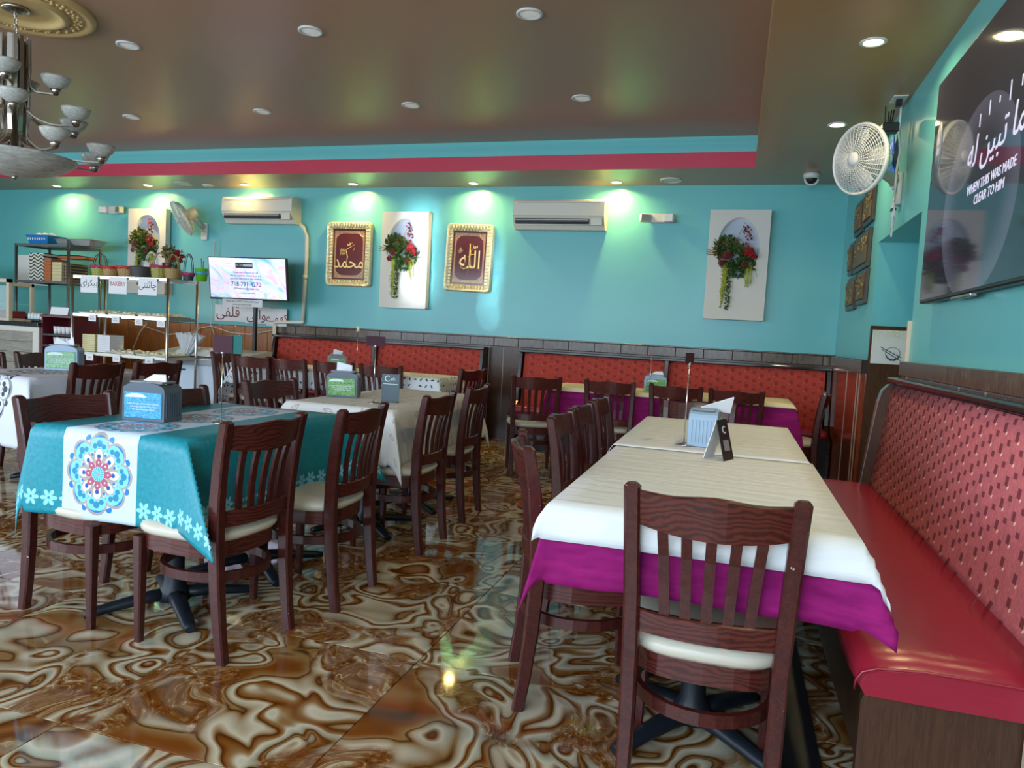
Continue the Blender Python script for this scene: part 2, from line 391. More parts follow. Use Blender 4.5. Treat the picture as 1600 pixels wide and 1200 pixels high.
# tv screens
m = Mat('bright_pastel_screen', (0.1, 0.1, 0.1), 0.2); x, y, z = m.coords()
n = m.noise(m.vec(x*1.1+3.0, z*1.6+x*0.9, 0.0), 2.2, 1.5, 1.6)
c = m.ramp(n, [(0.28, hx('#5fb4f2')), (0.42, hx('#a9c6f8')), (0.50, hx('#cfe0fb')), (0.56, hx('#e3b7e6')), (0.63, hx('#d9dffa')), (0.75, hx('#b9cdf8'))])
m.emit(c, 0.72); m.color(hx('#202028') if False else c); M_['pastel'] = m.m
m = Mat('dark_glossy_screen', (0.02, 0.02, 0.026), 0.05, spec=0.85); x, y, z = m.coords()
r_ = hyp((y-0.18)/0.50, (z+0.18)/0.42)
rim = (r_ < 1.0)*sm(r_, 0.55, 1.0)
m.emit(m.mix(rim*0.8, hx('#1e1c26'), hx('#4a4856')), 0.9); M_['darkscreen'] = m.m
m = Mat('screen_lettering', (0.3, 0.3, 0.3), 0.4); m.emit(hx('#b9b4d8'), 0.75); M_['screentext'] = m.m
m = Mat('tile_with_cream_ground', (0.74, 0.72, 0.64), 0.25); x, y, z = m.coords('Object')
n = m.noise(None, 26, 3, 1.5); zz = sm(z, 0.02, 0.12)
m.color(m.mix((n > 0.52)*zz, hx('#d8d6cc'), hx('#c2bd8e'))); M_['bowltile'] = m.m
def adface(name, c1, c2):
    m = Mat(name, c1, 0.3); x, y, z = m.coords(); n = m.noise(None, 16, 3, 0.6)
    m.color(m.ramp(n, [(0.35, c1), (0.65, c2)])); return m.m
M_['adgreen'] = adface('green_leafy_advert', hx('#2f6a3a'), hx('#8fbf6a'))
M_['adblue'] = adface('blue_watery_advert', hx('#1f7fae'), hx('#64b9d8'))
M_['adpale'] = adface('pale_green_advert', hx('#4f8f6a'), hx('#a9d0a0'))
plain('smoke', 'smoky_grey_plastic', (0.10, 0.12, 0.15), 0.25)
plain('smokeblue', 'translucent_blue_grey_plastic', (0.30, 0.42, 0.55), 0.3)

# ---------------------------------------------------------------- mesh helpers
def BM(): return bmesh.new()
def box(bm, x0, x1, y0, y1, z0, z1, bev=0.0, seg=1, mat=None, mi=0):
    b = bmesh.new()
    vs = [b.verts.new(p) for p in ((x0, y0, z0), (x1, y0, z0), (x1, y1, z0), (x0, y1, z0), (x0, y0, z1), (x1, y0, z1), (x1, y1, z1), (x0, y1, z1))]
    for f in ((0, 3, 2, 1), (4, 5, 6, 7), (0, 1, 5, 4), (1, 2, 6, 5), (2, 3, 7, 6), (3, 0, 4, 7)): b.faces.new([vs[i] for i in f])
    if bev > 0: bmesh.ops.bevel(b, geom=b.edges[:], offset=bev, segments=seg, affect='EDGES', profile=0.5)
    merge(bm, b, mat, mi)
def merge(bm, b, mat=None, mi=0):
    if mat is not None: bmesh.ops.transform(b, matrix=mat, verts=b.verts)
    mp = {v: bm.verts.new(v.co) for v in b.verts}
    for f in b.faces:
        try: nf = bm.faces.new([mp[v] for v in f.verts]); nf.smooth = f.smooth; nf.material_index = mi if mi else f.material_index
        except ValueError: pass
    b.free()
def lathe(bm, prof, n=24, cx=0, cy=0, cz=0, a0=0, a1=2*PI, mat=None, mi=0):
    b = bmesh.new(); full = abs(a1-a0-2*PI) < 1e-6; rings = []
    k = n if full else n+1
    for r, z in prof:
        if r < 1e-6: rings.append([b.verts.new((cx, cy, cz+z))])
        else: rings.append([b.verts.new((cx+r*math.cos(a0+(a1-a0)*i/n), cy+r*math.sin(a0+(a1-a0)*i/n), cz+z)) for i in range(k)])
    for A, B in zip(rings, rings[1:]):
        for i in range(n):
            j = (i+1) % k
            if len(A) == 1 and len(B) == 1: continue
            if len(A) == 1: q = [A[0], B[j], B[i]]
            elif len(B) == 1: q = [A[i], A[j], B[0]]
            else: q = [A[i], A[j], B[j], B[i]]
            try: f = b.faces.new(q); f.smooth = True
            except ValueError: pass
    bmesh.ops.recalc_face_normals(b, faces=b.faces[:])
    merge(bm, b, mat, mi)
def tube(bm, pts, r, n=8, closed=False, sx=1.0, sy_=1.0, up=(0, 0, 1), smooth=True, radii=None, mat=None, twist=0.0, mi=0):
    """section: n-gon of radius r scaled sx (sideways) / sy_ (along up)"""
    b = bmesh.new(); P = [Vector(p) for p in pts]; N = len(P); rings = []
    for i in range(N):
        if closed: t = P[(i+1) % N] - P[i-1]
        else: t = P[min(i+1, N-1)] - P[max(i-1, 0)]
        t.normalize(); U = Vector(up)
        if abs(t.dot(U)) > 0.97: U = Vector((0, 1, 0)) if abs(t.y) < 0.9 else Vector((1, 0, 0))
        s = t.cross(U).normalized(); w = s.cross(t).normalized()
        rr = radii[i] if radii else r
        rings.append([b.verts.new(P[i] + s*(math.cos(2*PI*(k+twist)/n)*rr*sx) + w*(math.sin(2*PI*(k+twist)/n)*rr*sy_)) for k in range(n)])
    for i in range(N if closed else N-1):
        A, B = rings[i], rings[(i+1) % N]
        for k in range(n):
            f = b.faces.new((A[k], A[(k+1) % n], B[(k+1) % n], B[k])); f.smooth = smooth
    if not closed:
        b.faces.new(rings[0][::-1]); b.faces.new(rings[-1])
    bmesh.ops.recalc_face_normals(b, faces=b.faces[:])
    merge(bm, b, mat, mi)
def bar(bm, pts, w, h, up=(0, 0, 1), closed=False, mat=None, radii=None):
    """rectangular section w sideways, h along up"""
    s2 = math.sqrt(2)
    tube(bm, pts, 1.0, 4, closed, w/s2, h/s2, up, False, radii, mat, 0.5)
def prism(bm, poly, z0, z1, mat=None, smooth=False, mi=0):
    b = bmesh.new(); A = [b.verts.new((x, y, z0)) for x, y in poly]; B = [b.verts.new((x, y, z1)) for x, y in poly]
    b.faces.new(A[::-1]); b.faces.new(B)
    for i in range(len(poly)):
        j = (i+1) % len(poly); f = b.faces.new((A[i], A[j], B[j], B[i])); f.smooth = smooth
    bmesh.ops.recalc_face_normals(b, faces=b.faces[:])
    merge(bm, b, mat, mi)
def cyl(bm, x, y, z0, z1, r, n=16, r1=None): lathe(bm, [(0, z0), (r, z0), (r if r1 is None else r1, z1), (0, z1)], n, x, y)
def sphere(bm, c, r, n=12, sz=1.0):
    pr = [(r*math.sin(PI*i/(n//2)), -r*math.cos(PI*i/(n//2))*sz) for i in range(n//2+1)]
    pr[0] = (0, -r*sz); pr[-1] = (0, r*sz); lathe(bm, pr, n, *c)
RX90 = Matrix.Rotation(PI/2, 4, 'X')      # xy-plane shape -> xz-plane (y -> z, z -> -y)
def T(x, y, z): return Matrix.Translation((x, y, z))
def RZ(a): return Matrix.Rotation(a, 4, 'Z')
def RX(a): return Matrix.Rotation(a, 4, 'X')
def RY(a): return Matrix.Rotation(a, 4, 'Y')

def obj(name, bm, mat, parent=None, smooth=False, loc=None, kind=None):
    me = bpy.data.meshes.new(name); bm.to_mesh(me); bm.free()
    mats = mat if isinstance(mat, (list, tuple)) else [mat]
    for k in mats: me.materials.append(M_[k] if isinstance(k, str) else k)
    if smooth:
        for p in me.polygons: p.use_smooth = True
    o = bpy.data.objects.new(name, me); C.objects.link(o)
    if parent: o.parent = parent
    if loc: o.location = loc
    if kind: o['kind'] = kind
    return o
def tag(o, label, cat, group=None):
    o['label'] = label; o['category'] = cat
    if group: o['group'] = group
    return o
def thing(name, label, cat, loc=(0, 0, 0), rz=0.0, group=None):
    o = bpy.data.objects.new(name, None); C.objects.link(o); o.empty_display_size = 0.1
    o.location = loc; o.rotation_euler = (0, 0, rz); return tag(o, label, cat, group)
def dup(root, loc, rz, label, group=None, scale=None):
    r = root.copy(); C.objects.link(r); r.location = loc; r.rotation_euler = (0, 0, rz); r['label'] = label
    if group: r['group'] = group
    if scale: r.scale = scale
    for ch in list(root.children):
        c = ch.copy(); C.objects.link(c); c.parent = r
        for g_ in list(ch.children):
            d = g_.copy(); C.objects.link(d); d.parent = c
    return r
def struct(name, bm, mat, parent=None, smooth=False):
    o = obj(name, bm, mat, parent, smooth)
    if not parent: o['kind'] = 'structure'
    return o
def text(name, s, size, mat, parent, mw, align='CENTER', depth=0.0008, sx=1.0, shear=0.0, spacing=1.0, line=1.0):
    """lettering as thin real relief; mw: matrix in the parent's space (text lies in local xy, faces +z)"""
    c = bpy.data.curves.new(name, 'FONT'); c.body = s; c.size = size; c.align_x = align; c.align_y = 'CENTER'
    c.extrude = depth; c.resolution_u = 2; c.shear = shear; c.space_character = spacing; c.space_line = line
    o = bpy.data.objects.new(name, c); C.objects.link(o)
    dg = bpy.context.evaluated_depsgraph_get(); me = bpy.data.meshes.new_from_object(o.evaluated_get(dg))
    bpy.data.objects.remove(o); bpy.data.curves.remove(c)
    me.transform(mw @ Matrix.Diagonal((sx, 1, 1, 1))); me.name = name
    me.materials.clear(); me.materials.append(M_[mat] if isinstance(mat, str) else mat)
    o = bpy.data.objects.new(name, me); C.objects.link(o); o.parent = parent
    return o
FRONT = RX90                                # text facing -y (towards the camera), x to the right
def SIDE(): return RZ(-PI/2) @ RX90          # text facing -x (on the right wall)

# ---------------------------------------------------------------- the room
XL, XR, YB, ZS, ZT = -11.2, 0.995, 8.2, 2.965, 3.268
YT, XT = 7.41, 0.06                          # back and right edge of the raised tray
bm = BM(); box(bm, XL, XR+0.6, FY, YB+0.1, -0.08, -0.004); fl_o = struct('floor', bm, 'grout')
TS, TX, TY = 0.824, -1.07, 2.495
bm = BM(); hh = TS/2-0.0016; box(bm, -hh, hh, -hh, hh, -0.006, 0.0, 0.0012); proto = None
for i in range(-13, 3):
    for j in range(-6, 8):
        cx_, cy_ = TX+TS*(i+0.5), TY+TS*(j+0.5)
        if cx_ < XL+0.3 or cx_ > XR+0.5 or cy_ < FY-0.2 or cy_ > YB+0.35: continue
        if proto is None: proto = obj('tile', bm, 'tile', fl_o); t = proto
        else: t = proto.copy(); C.objects.link(t)
        t.location = (cx_, cy_, 0); t.parent = fl_o
        t.rotation_euler = (0, 0, random.choice((0, PI/2, PI, -PI/2)))

# back wall
bm = BM(); box(bm, XL, XR+0.1, YB, YB+0.12, 0, ZT+0.1); struct('wall_back', bm, 'wall')
bm = BM(); box(bm, XL-0.12, XL, FY, -0.8, 0, ZT+0.1); box(bm, XL-0.12, XL, 3.6, YB, 0, ZT+0.1); box(bm, XL-0.12, XL, -0.8, 3.6, 0, 0.75); box(bm, XL-0.12, XL, -0.8, 3.6, 2.75, ZT+0.1); struct('wall_left', bm, 'wall')
bm = BM()
for q in (-0.8, 0.64, 2.08, 3.55): box(bm, XL-0.08, XL-0.02, q, q+0.05, 0.75, 2.75)
box(bm, XL-0.08, XL-0.02, -0.8, 3.6, 0.75, 0.80); box(bm, XL-0.08, XL-0.02, -0.8, 3.6, 2.70, 2.75); w5 = struct('window_5', bm, 'black')  # unseen window, made up to go with the added side fill
bm = BM(); box(bm, XL-0.055, XL-0.05, -0.78, 3.58, 0.78, 2.72); obj('pane', bm, 'glass', w5)
# right wall with recess between y 4.85 and 6.22
Y0, Y1, RD = 4.85, 6.22, 0.55
bm = BM()
box(bm, XR, XR+RD+0.1, Y1, YB, 0, ZT+0.1); box(bm, XR, XR+RD+0.1, FY, Y0, 0, ZT+0.1)
box(bm, XR, XR+RD+0.1, Y0, Y1, 2.115, ZT+0.1); box(bm, XR+RD, XR+RD+0.1, Y0, Y1, 0, 2.115)
struct('wall_right', bm, 'wall')
# front wall with street windows
bm = BM(); box(bm, XL, XR+0.6, FY-0.12, FY, 0, 0.75); box(bm, XL, XR+0.6, FY-0.12, FY, 2.75, ZT+0.1)
xs = [XL] + [q for w in WINDOWS for q in w] + [XR+0.6]
for k in range(0, len(xs), 2): box(bm, xs[k], xs[k+1], FY-0.12, FY, 0.75, 2.75)
struct('wall_front', bm, 'beige')
for k, (a, b) in enumerate(WINDOWS):
    bm = BM()
    for q in ((a, a+0.05), (b-0.05, b), ((a+b)/2-0.02, (a+b)/2+0.02)): box(bm, q[0], q[1], FY-0.09, FY-0.02, 0.75, 2.75)
    box(bm, a, b, FY-0.09, FY-0.02, 0.75, 0.80); box(bm, a, b, FY-0.09, FY-0.02, 2.70, 2.75)
    wn = struct('window_%d' % (k+1), bm, 'black')
    bm = BM(); box(bm, a+0.04, b-0.04, FY-0.06, FY-0.054, 0.79, 2.71); obj('pane', bm, 'glass', wn)
# ceiling: raised tray, soffit ring, tray faces with a crimson stripe
bm = BM(); box(bm, XL, XT+0.05, FY, YT+0.05, ZT, ZT+0.1); struct('ceiling', bm, 'ceil')
bm = BM(); box(bm, XL, XR, YT, YB, ZS, ZT+0.05); box(bm, XT, XR, FY, YT, ZS, ZT+0.05); struct('ceiling_soffit', bm, 'soffit')
bm = BM(); box(bm, XL, XT, YT-0.006, YT, ZS+0.15, ZT); struct('trim_1', bm, 'wall')
bm = BM(); box(bm, XL, XT, YT-0.014, YT, ZS-0.002, ZS+0.15); struct('trim_2', bm, 'crimson')

# wainscot on the back wall
bm = BM(); box(bm, -5.72, XR, YB-0.03, YB, 0, 1.10); w_o = struct('wainscot_back', bm, 'laminate')
for xx in (-2.78, -2.60, -2.40):
    bm = BM(); box(bm, xx-0.004, xx+0.004, YB-0.034, YB-0.029, 0, 1.10); obj('joint_strip', bm, 'seam', w_o)
bm = BM(); box(bm, XL, -5.72, YB-0.012, YB, 0, 1.17); w_o = struct('wainscot_left', bm, 'darkwood')
xx = -11.1; proto = None
while xx < -5.8:
    if proto is None:
        bm = BM(); box(bm, 0.002, 0.173, -0.018, 0, 0.0, 1.16, 0.003); p = proto = obj('plank', bm, 'plank', w_o)
    else: p = proto.copy(); C.objects.link(p); p.parent = w_o
    p.location = (xx, YB-0.012, 0); xx += 0.175
# cap rail of glossy tiles
bm = BM(); box(bm, -5.72, XR, YB-0.035, YB, 1.10, 1.205); r_o = struct('trim_3', bm, 'grout')
bm = BM(); box(bm, 0.0015, 0.2985, -0.014, 0, 0.0, 0.10, 0.004); proto = None
xx = -5.72
while xx < 0.9:
    if proto is None: p = proto = obj('tile', bm, 'captile', r_o)
    else: p = proto.copy(); C.objects.link(p); p.parent = r_o
    p.location = (xx, YB-0.035, 1.103); xx += 0.3
bm = BM(); box(bm, -5.72, XR-0.0, YB-0.055, YB, 1.205, 1.22, 0.003); struct('trim_4', bm, 'captile')
# right wall wainscot: far part (mirror-glossy red panels) and near part (above the bench)
bm = BM(); box(bm, XR-0.03, XR, Y1, YB-0.03, 0, 1.10); w_o = struct('wainscot_right', bm, 'redwood')
for yy in (6.33, 6.45, 7.0):
    bm = BM(); box(bm, XR-0.034, XR-0.029, yy-0.004, yy+0.004, 0, 1.10); obj('joint_strip', bm, 'seam', w_o)
bm = BM(); box(bm, XR-0.035, XR, Y1, YB-0.05, 1.10, 1.205); r_o = struct('trim_5', bm, 'grout')
bm = BM(); box(bm, -0.014, 0, 0.0015, 0.2985, 0.0, 0.10, 0.004); proto = None
for k in range(6):
    if proto is None: p = proto = obj('tile', bm, 'captile', r_o)
    else: p = proto.copy(); C.objects.link(p); p.parent = r_o
    p.location = (XR-0.035, Y1+0.3*k+0.02, 1.103)
bm = BM(); box(bm, XR-0.03, XR, -1.0, Y0, 0, 1.14); w_o = struct('wainscot_right_near', bm, 'redwood')
for yy in (4.70, 3.66, 3.30, 2.88, 2.3):
    bm = BM(); box(bm, XR-0.036, XR-0.029, yy-0.005, yy+0.005, 0, 1.14); obj('joint_strip', bm, 'seam', w_o)
bm = BM(); box(bm, XR-0.045, XR, -1.0, Y0+0.01, 1.14, 1.225, 0.004); struct('trim_6', bm, 'captile')
bm = BM(); box(bm, XR-0.02, XR+0.03, Y0-0.005, Y0+0.02, 0, 1.47, 0.003); struct('trim_7', bm, 'beige')
# far side of the recess: panelled pier with a picture tile
bm = BM(); box(bm, XR-0.005, XR+RD, Y1-0.03, Y1, 0, 1.185); box(bm, XR-0.005, XR+RD, Y1-0.03, Y1, 1.445, 1.475, 0.003)
box(bm, XR-0.005, XR+0.012, Y1-0.035, Y1, 1.185, 1.45); box(bm, XR+0.25, XR+0.268, Y1-0.035, Y1, 0, 1.475); pier = struct('pier_panel', bm, 'laminate')
bm = BM(); box(bm, -0.115, 0.125, -0.012, 0, -0.13, 0.13, 0.002)
pt = tag(obj('picture_tile', bm, 'bowltile', None, loc=(XR+0.125, Y1-0.03, 1.315)), 'cream picture tile of a rice bowl and chopsticks on the pier beside the recess', 'wall tile')
bm = BM(); pts = [(0.035+0.05*math.cos(a), -0.016, -0.045+0.045*math.sin(a)) for a in [2*PI*i/24 for i in range(24)]]
tube(bm, pts, 0.0016, 6, True); obj('bowl_rim', bm, 'ink', pt)
bm = BM(); pts = [(0.035+0.048*math.cos(a), -0.016, -0.048+0.048*math.sin(a)) for a in [PI+0.3+(PI-0.6)*i/12 for i in range(13)]]
tube(bm, pts, 0.004, 6); box(bm, 0.015, 0.055, -0.019, -0.013, -0.102, -0.094); obj('bowl_body', bm, 'ink', pt)
for k, (x0, z0, x1, z1) in enumerate(((-0.055, 0.0, 0.095, -0.075), (-0.04, -0.02, 0.09, -0.098))):
    bm = BM(); tube(bm, [(x0, -0.017, z0), (x1, -0.017, z1)], 0.0028, 6); obj('chopstick', bm, 'ink', pt)
# beige post at the near end of the bench
bm = BM(); box(bm, 0.735, 0.84, 1.90, 2.0, 0, 0.95, 0.006); struct('trim_8', bm, 'beige')
bm = BM(); box(bm, 0.20, 0.345, 1.0, 4.8, -0.003, 0.004); tag(obj('floor_strip', bm, 'rubber'), 'black strip of flooring along the foot of the long red bench', 'floor strip')

# ---------------------------------------------------------------- chairs
def post_pt(s, z):
    """rear post centreline, s = -1/1"""
    k = [(0.0, 0.185, -0.262), (0.12, 0.186, -0.245), (0.28, 0.187, -0.230), (0.45, 0.190, -0.222), (0.60, 0.195, -0.228), (0.75, 0.201, -0.246), (0.85, 0.205, -0.264), (0.905, 0.207, -0.276)]
    for (z0, x0, y0), (z1, x1, y1) in zip(k, k[1:]):
        if z <= z1: t = (z-z0)/(z1-z0); return Vector((s*(x0+(x1-x0)*t), y0+(y1-y0)*t, z))
    return Vector((s*k[-1][1], k[-1][2], z))
def make_chair(label, loc, rz, group):
    t = thing('dining_chair', label, 'chair', loc, rz, group)
    for s in (-1, 1):                                   # rear legs run up as back posts
        bm = BM(); zs = [0, 0.12, 0.28, 0.45, 0.60, 0.75, 0.85, 0.893, 0.903]
        b = bmesh.new(); R = []
        for i, z in enumerate(zs):
            c = post_pt(s, z); w = 0.019 if z < 0.2 else 0.021; d = 0.020 + 0.006*math.sin(PI*min(1, z/0.9)); q = 0.006
            if z > 0.9: w *= 0.6; d *= 0.6
            R.append([b.verts.new((c.x+dx, c.y+dy, z)) for dx, dy in ((-w+q, -d), (w-q, -d), (w, -d+q), (w, d-q), (w-q, d), (-w+q, d), (-w, d-q), (-w, -d+q))])
        for A, B in zip(R, R[1:]):
            for k in range(8): b.faces.new((A[k], A[(k+1) % 8], B[(k+1) % 8], B[k]))
        b.faces.new(R[0][::-1]); b.faces.new(R[-1]); merge(bm, b); obj('leg', bm, 'chair', t)
    for s in (-1, 1):                                   # front legs taper
        bm = BM(); b = bmesh.new(); A = []
        for z, w in ((0, 0.014), (0.38, 0.021), (0.42, 0.021)):
            A.append([b.verts.new((s*0.190+dx*w, 0.150+dy*w, z)) for dx, dy in ((-1, -.7), (-.7, -1), (.7, -1), (1, -.7), (1, .7), (.7, 1), (-.7, 1), (-1, .7))])
        for P, Q in zip(A, A[1:]):
            for k in range(8): b.faces.new((P[k], P[(k+1) % 8], Q[(k+1) % 8], Q[k]))
        b.faces.new(A[0][::-1]); b.faces.new(A[-1]); merge(bm, b); obj('leg', bm, 'chair', t)
    # crest rail, bowed backwards, its lower edge dipping in the middle
    def curved_rail(zt, zb, bow, th, name, mat, n=12, hump=0.0, dip=0.0):
        b = bmesh.new(); A = []
        for i in range(n+1):
            u = -1 + 2*i/n; k = 1-u*u
            ztt = zt + hump*(math.cos(u*PI*1.5)*0.5+0.2)*k; zbb = zb - dip*k
            row = []
            for z, yo in ((zbb, -th), (ztt-0.004, -th), (ztt, -th*0.5), (ztt, th*0.5), (ztt-0.004, th), (zbb, th)):
                e = post_pt(1, min(0.9, max(0, z))); row.append(b.verts.new((u*(e.x-0.012), e.y - bow*k + yo, z)))
            A.append(row)
        for P, Q in zip(A, A[1:]):
            for k in range(6):
                f = b.faces.new((P[k], P[(k+1) % 6], Q[(k+1) % 6], Q[k])); f.smooth = False
        b.faces.new(A[0][::-1]); b.faces.new(A[-1]); bmesh.ops.recalc_face_normals(b, faces=b.faces[:])
        bm = BM(); merge(bm, b); return obj(name, bm, mat, t)
    curved_rail(0.885, 0.795, 0.042, 0.011, 'crest_rail', 'rail_wood', hump=0.012, dip=0.018)
    curved_rail(0.560, 0.500, 0.030, 0.011, 'lower_rail', 'rail_wood')
    for i in range(5):
        u = (-0.62, -0.31, 0, 0.31, 0.62)[i]; k = 1-u*u; bm = BM(); pts = []
        for z in (0.555, 0.64, 0.72, 0.80):
            e = post_pt(1, z); bow = 0.030 + (0.042-0.030)*(z-0.55)/0.25; xx = u*(e.x-0.012)*(0.94 + 0.10*(z-0.55)/0.25)
            pts.append((xx, e.y - bow*k + 0.006*math.sin(PI*(z-0.55)/0.25), z))
        bar(bm, pts, 0.027, 0.012, up=(0, 1, 0)); obj('slat', bm, 'chair', t)
    # bent-wood seat frame and cream pad
    def outline(s=1.0, n=28):
        P = []
        for i in range(n):
            a = 2*PI*i/n; c, d = math.cos(a), math.sin(a)
            e = 2.0/3.4; x = 0.212*math.copysign(abs(c)**e, c); y = 0.212*math.copysign(abs(d)**e, d)
            x *= 1.0 + 0.05*(y/0.212) ; P.append((x*s, -0.018 + y*s))
        return P
    bm = BM(); prism(bm, outline(0.955), 0.375, 0.435); obj('seat_frame', bm, 'rail_wood', t)
    b = bmesh.new(); rings = []
    for s, z in ((0.97, 0.435), (1.02, 0.447), (1.03, 0.460), (1.0, 0.474), (0.90, 0.484), (0.6, 0.489), (0.25, 0.490)):
        rings.append([b.verts.new((x, y, z)) for x, y in outline(s)])
    for A, B in zip(rings, rings[1:]):
        for k in range(28): f = b.faces.new((A[k], A[(k+1) % 28], B[(k+1) % 28], B[k])); f.smooth = True
    b.faces.new(rings[0][::-1]); f = b.faces.new(rings[-1]); f.smooth = True
    bm = BM(); merge(bm, b); obj('seat', bm, 'cream_vinyl', t)
    bm = BM(); bar(bm, [(x, y, 0.300) for x, y in [(0.188*math.cos(a), -0.045+0.205*math.sin(a)) for a in [2*PI*i/28 for i in range(28)]]], 0.018, 0.036, closed=True)
    obj('stretcher', bm, 'chair', t)
    return t
FX = lambda deg: Vector((-math.sin(rad(deg)), math.cos(rad(deg)), 0))
A_ = 'mahogany slat-back chair '
G = 'slat-back dining chairs'
CH = [
 ((-1.715, 2.37), 85, A_+'nearest on the aisle side of the teal-clothed table'),
 ((-1.625, 2.97), 92, A_+'farther one on the aisle side of the teal-clothed table'),
 ((-1.625, 3.87), 91, A_+'nearest on the aisle side of the middle white table'),
 ((-1.665, 4.63), 93, A_+'farther one on the aisle side of the middle white table'),
 ((-2.75, 2.46), -96, A_+'left of the teal-clothed table, nearest the camera'),
 ((-2.68, 3.03), -90, A_+'left of the teal-clothed table behind the blue dispenser'),
 ((-4.36, 4.10), 90, A_+'nearest on the right of the far-left mandala table'),
 ((-4.33, 4.64), 87, A_+'right of the far-left mandala table, before the freezer'),
 ((-5.47, 4.62), -90, A_+'left of the mandala table beside its napkin dispenser'),
 ((-5.47, 4.08), -90, A_+'left of the mandala table, cut by the left edge'),
 ((-2.72, 3.88), -97, A_+'nearest on the left of the middle white table'),
 ((-2.73, 4.78), -90, A_+'half hidden by the green dispenser of the middle table'),
 ((-4.64, 6.24), 0, A_+'leftmost of four backs along the leaf-print table'),
 ((-4.22, 6.26), -6, A_+'second from left of four along the leaf-print table'),
 ((-3.70, 6.25), 0, A_+'third from left of four along the leaf-print table'),
 ((-3.19, 6.24), 0, A_+'rightmost of four backs along the leaf-print table'),
 ((-2.44, 6.66), 78, A_+'at the right end of the leaf-print table'),
 ((-5.20, 6.58), -90, A_+'at the left end of the leaf-print table'),
 ((-1.66, 6.22), 22, A_+'leftmost of four backs along the back magenta table'),
 ((-1.02, 6.34), 0, A_+'second from left of four along the back magenta table'),
 ((-0.455, 6.35), 0, A_+'third from left of four along the back magenta table'),
 ((0.04, 6.35), 0, A_+'rightmost of four backs along the back magenta table'),
 ((0.74, 6.76), 84, A_+'at the right end of the back magenta table'),
 ((-0.66, 2.48), -71, A_+'angled at the near corner of the paper-covered table'),
 ((-0.74, 3.38), -90, A_+'second along the left of the paper-covered table'),
 ((-0.74, 3.88), -90, A_+'third along the left of the paper-covered table'),
 ((-0.74, 4.45), -90, A_+'farthest along the left of the paper-covered table'),
 ((-0.02, 1.90), 0, A_+'large in front, its back to the camera'),
 ((-0.19, 4.72), 180, A_+'facing the camera at the paper-covered table'),
]
proto = None
for (x, y), deg, lab in CH:
    p = Vector((x, y, 0)) + FX(deg)*0.245
    if proto is None: proto = make_chair(lab, p, rad(deg), G)
    else: dup(proto, p, rad(deg), lab, G)

# ---------------------------------------------------------------- tables
def table(label, x0, x1, y0, y1, cols, group='pedestal tables', ztop=0.792, name='pedestal_table'):
    cx_, cy_ = (x0+x1)/2, (y0+y1)/2
    t = thing(name, label, 'table', (cx_, cy_, 0), 0, group)
    bm = BM(); box(bm, x0-cx_, x1-cx_, y0-cy_, y1-cy_, ztop-0.03, ztop, 0.004); obj('tabletop', bm, 'darkwood', t)
    for (px, py) in cols:
        px -= cx_; py -= cy_
        bm = BM(); lathe(bm, [(0, 0.03), (0.075, 0.035), (0.06, 0.075), (0.041, 0.11), (0.039, 0.74), (0.10, 0.762), (0, 0.7625)], 20, px, py); obj('column', bm, 'iron', t)
        for k in range(4):
            a = PI/4 + k*PI/2 + 0.12; bm = BM(); c, s = math.cos(a), math.sin(a)
            pts = [(px+c*q, py+s*q, z) for q, z in ((0.03, 0.055), (0.12, 0.050), (0.22, 0.036), (0.31, 0.022), (0.345, 0.016))]
            tube(bm, pts, 1.0, 8, False, 1.0, 0.72, radii=[0.040, 0.036, 0.031, 0.028, 0.021]); obj('foot', bm, 'iron', t)
    return t
table('pedestal table under the teal cloth with black iron base', -2.68, -1.955, 2.26, 3.34, [(-2.27, 2.56), (-2.27, 3.14)])
table('pedestal table under the outlined-leaf white cloth in the middle', -2.49, -1.82, 3.71, 5.05, [(-2.15, 4.06), (-2.15, 4.75)])
table('near pedestal table under white paper and magenta cloth beside the long bench', -0.44, 0.315, 1.97, 3.17, [(-0.05, 2.42), (-0.05, 2.95)])
table('far pedestal table under white paper behind the near one beside the long bench', -0.46, 0.30, 3.19, 4.46, [(-0.10, 3.85)])
table('pedestal table under the grey mandala cloth at the far left', -5.18, -4.46, 3.68, 4.83, [(-4.8, 4.25)])
table('pedestal table under the leaf-print cloth before the left booth', -4.93, -2.67, 6.38, 6.96, [(-4.3, 6.67), (-3.2, 6.67)])
table('pedestal table under magenta cloth and cream paper before the right booth', -1.59, 0.50, 6.49, 7.08, [(-1.05, 6.8), (0.0, 6.8)])

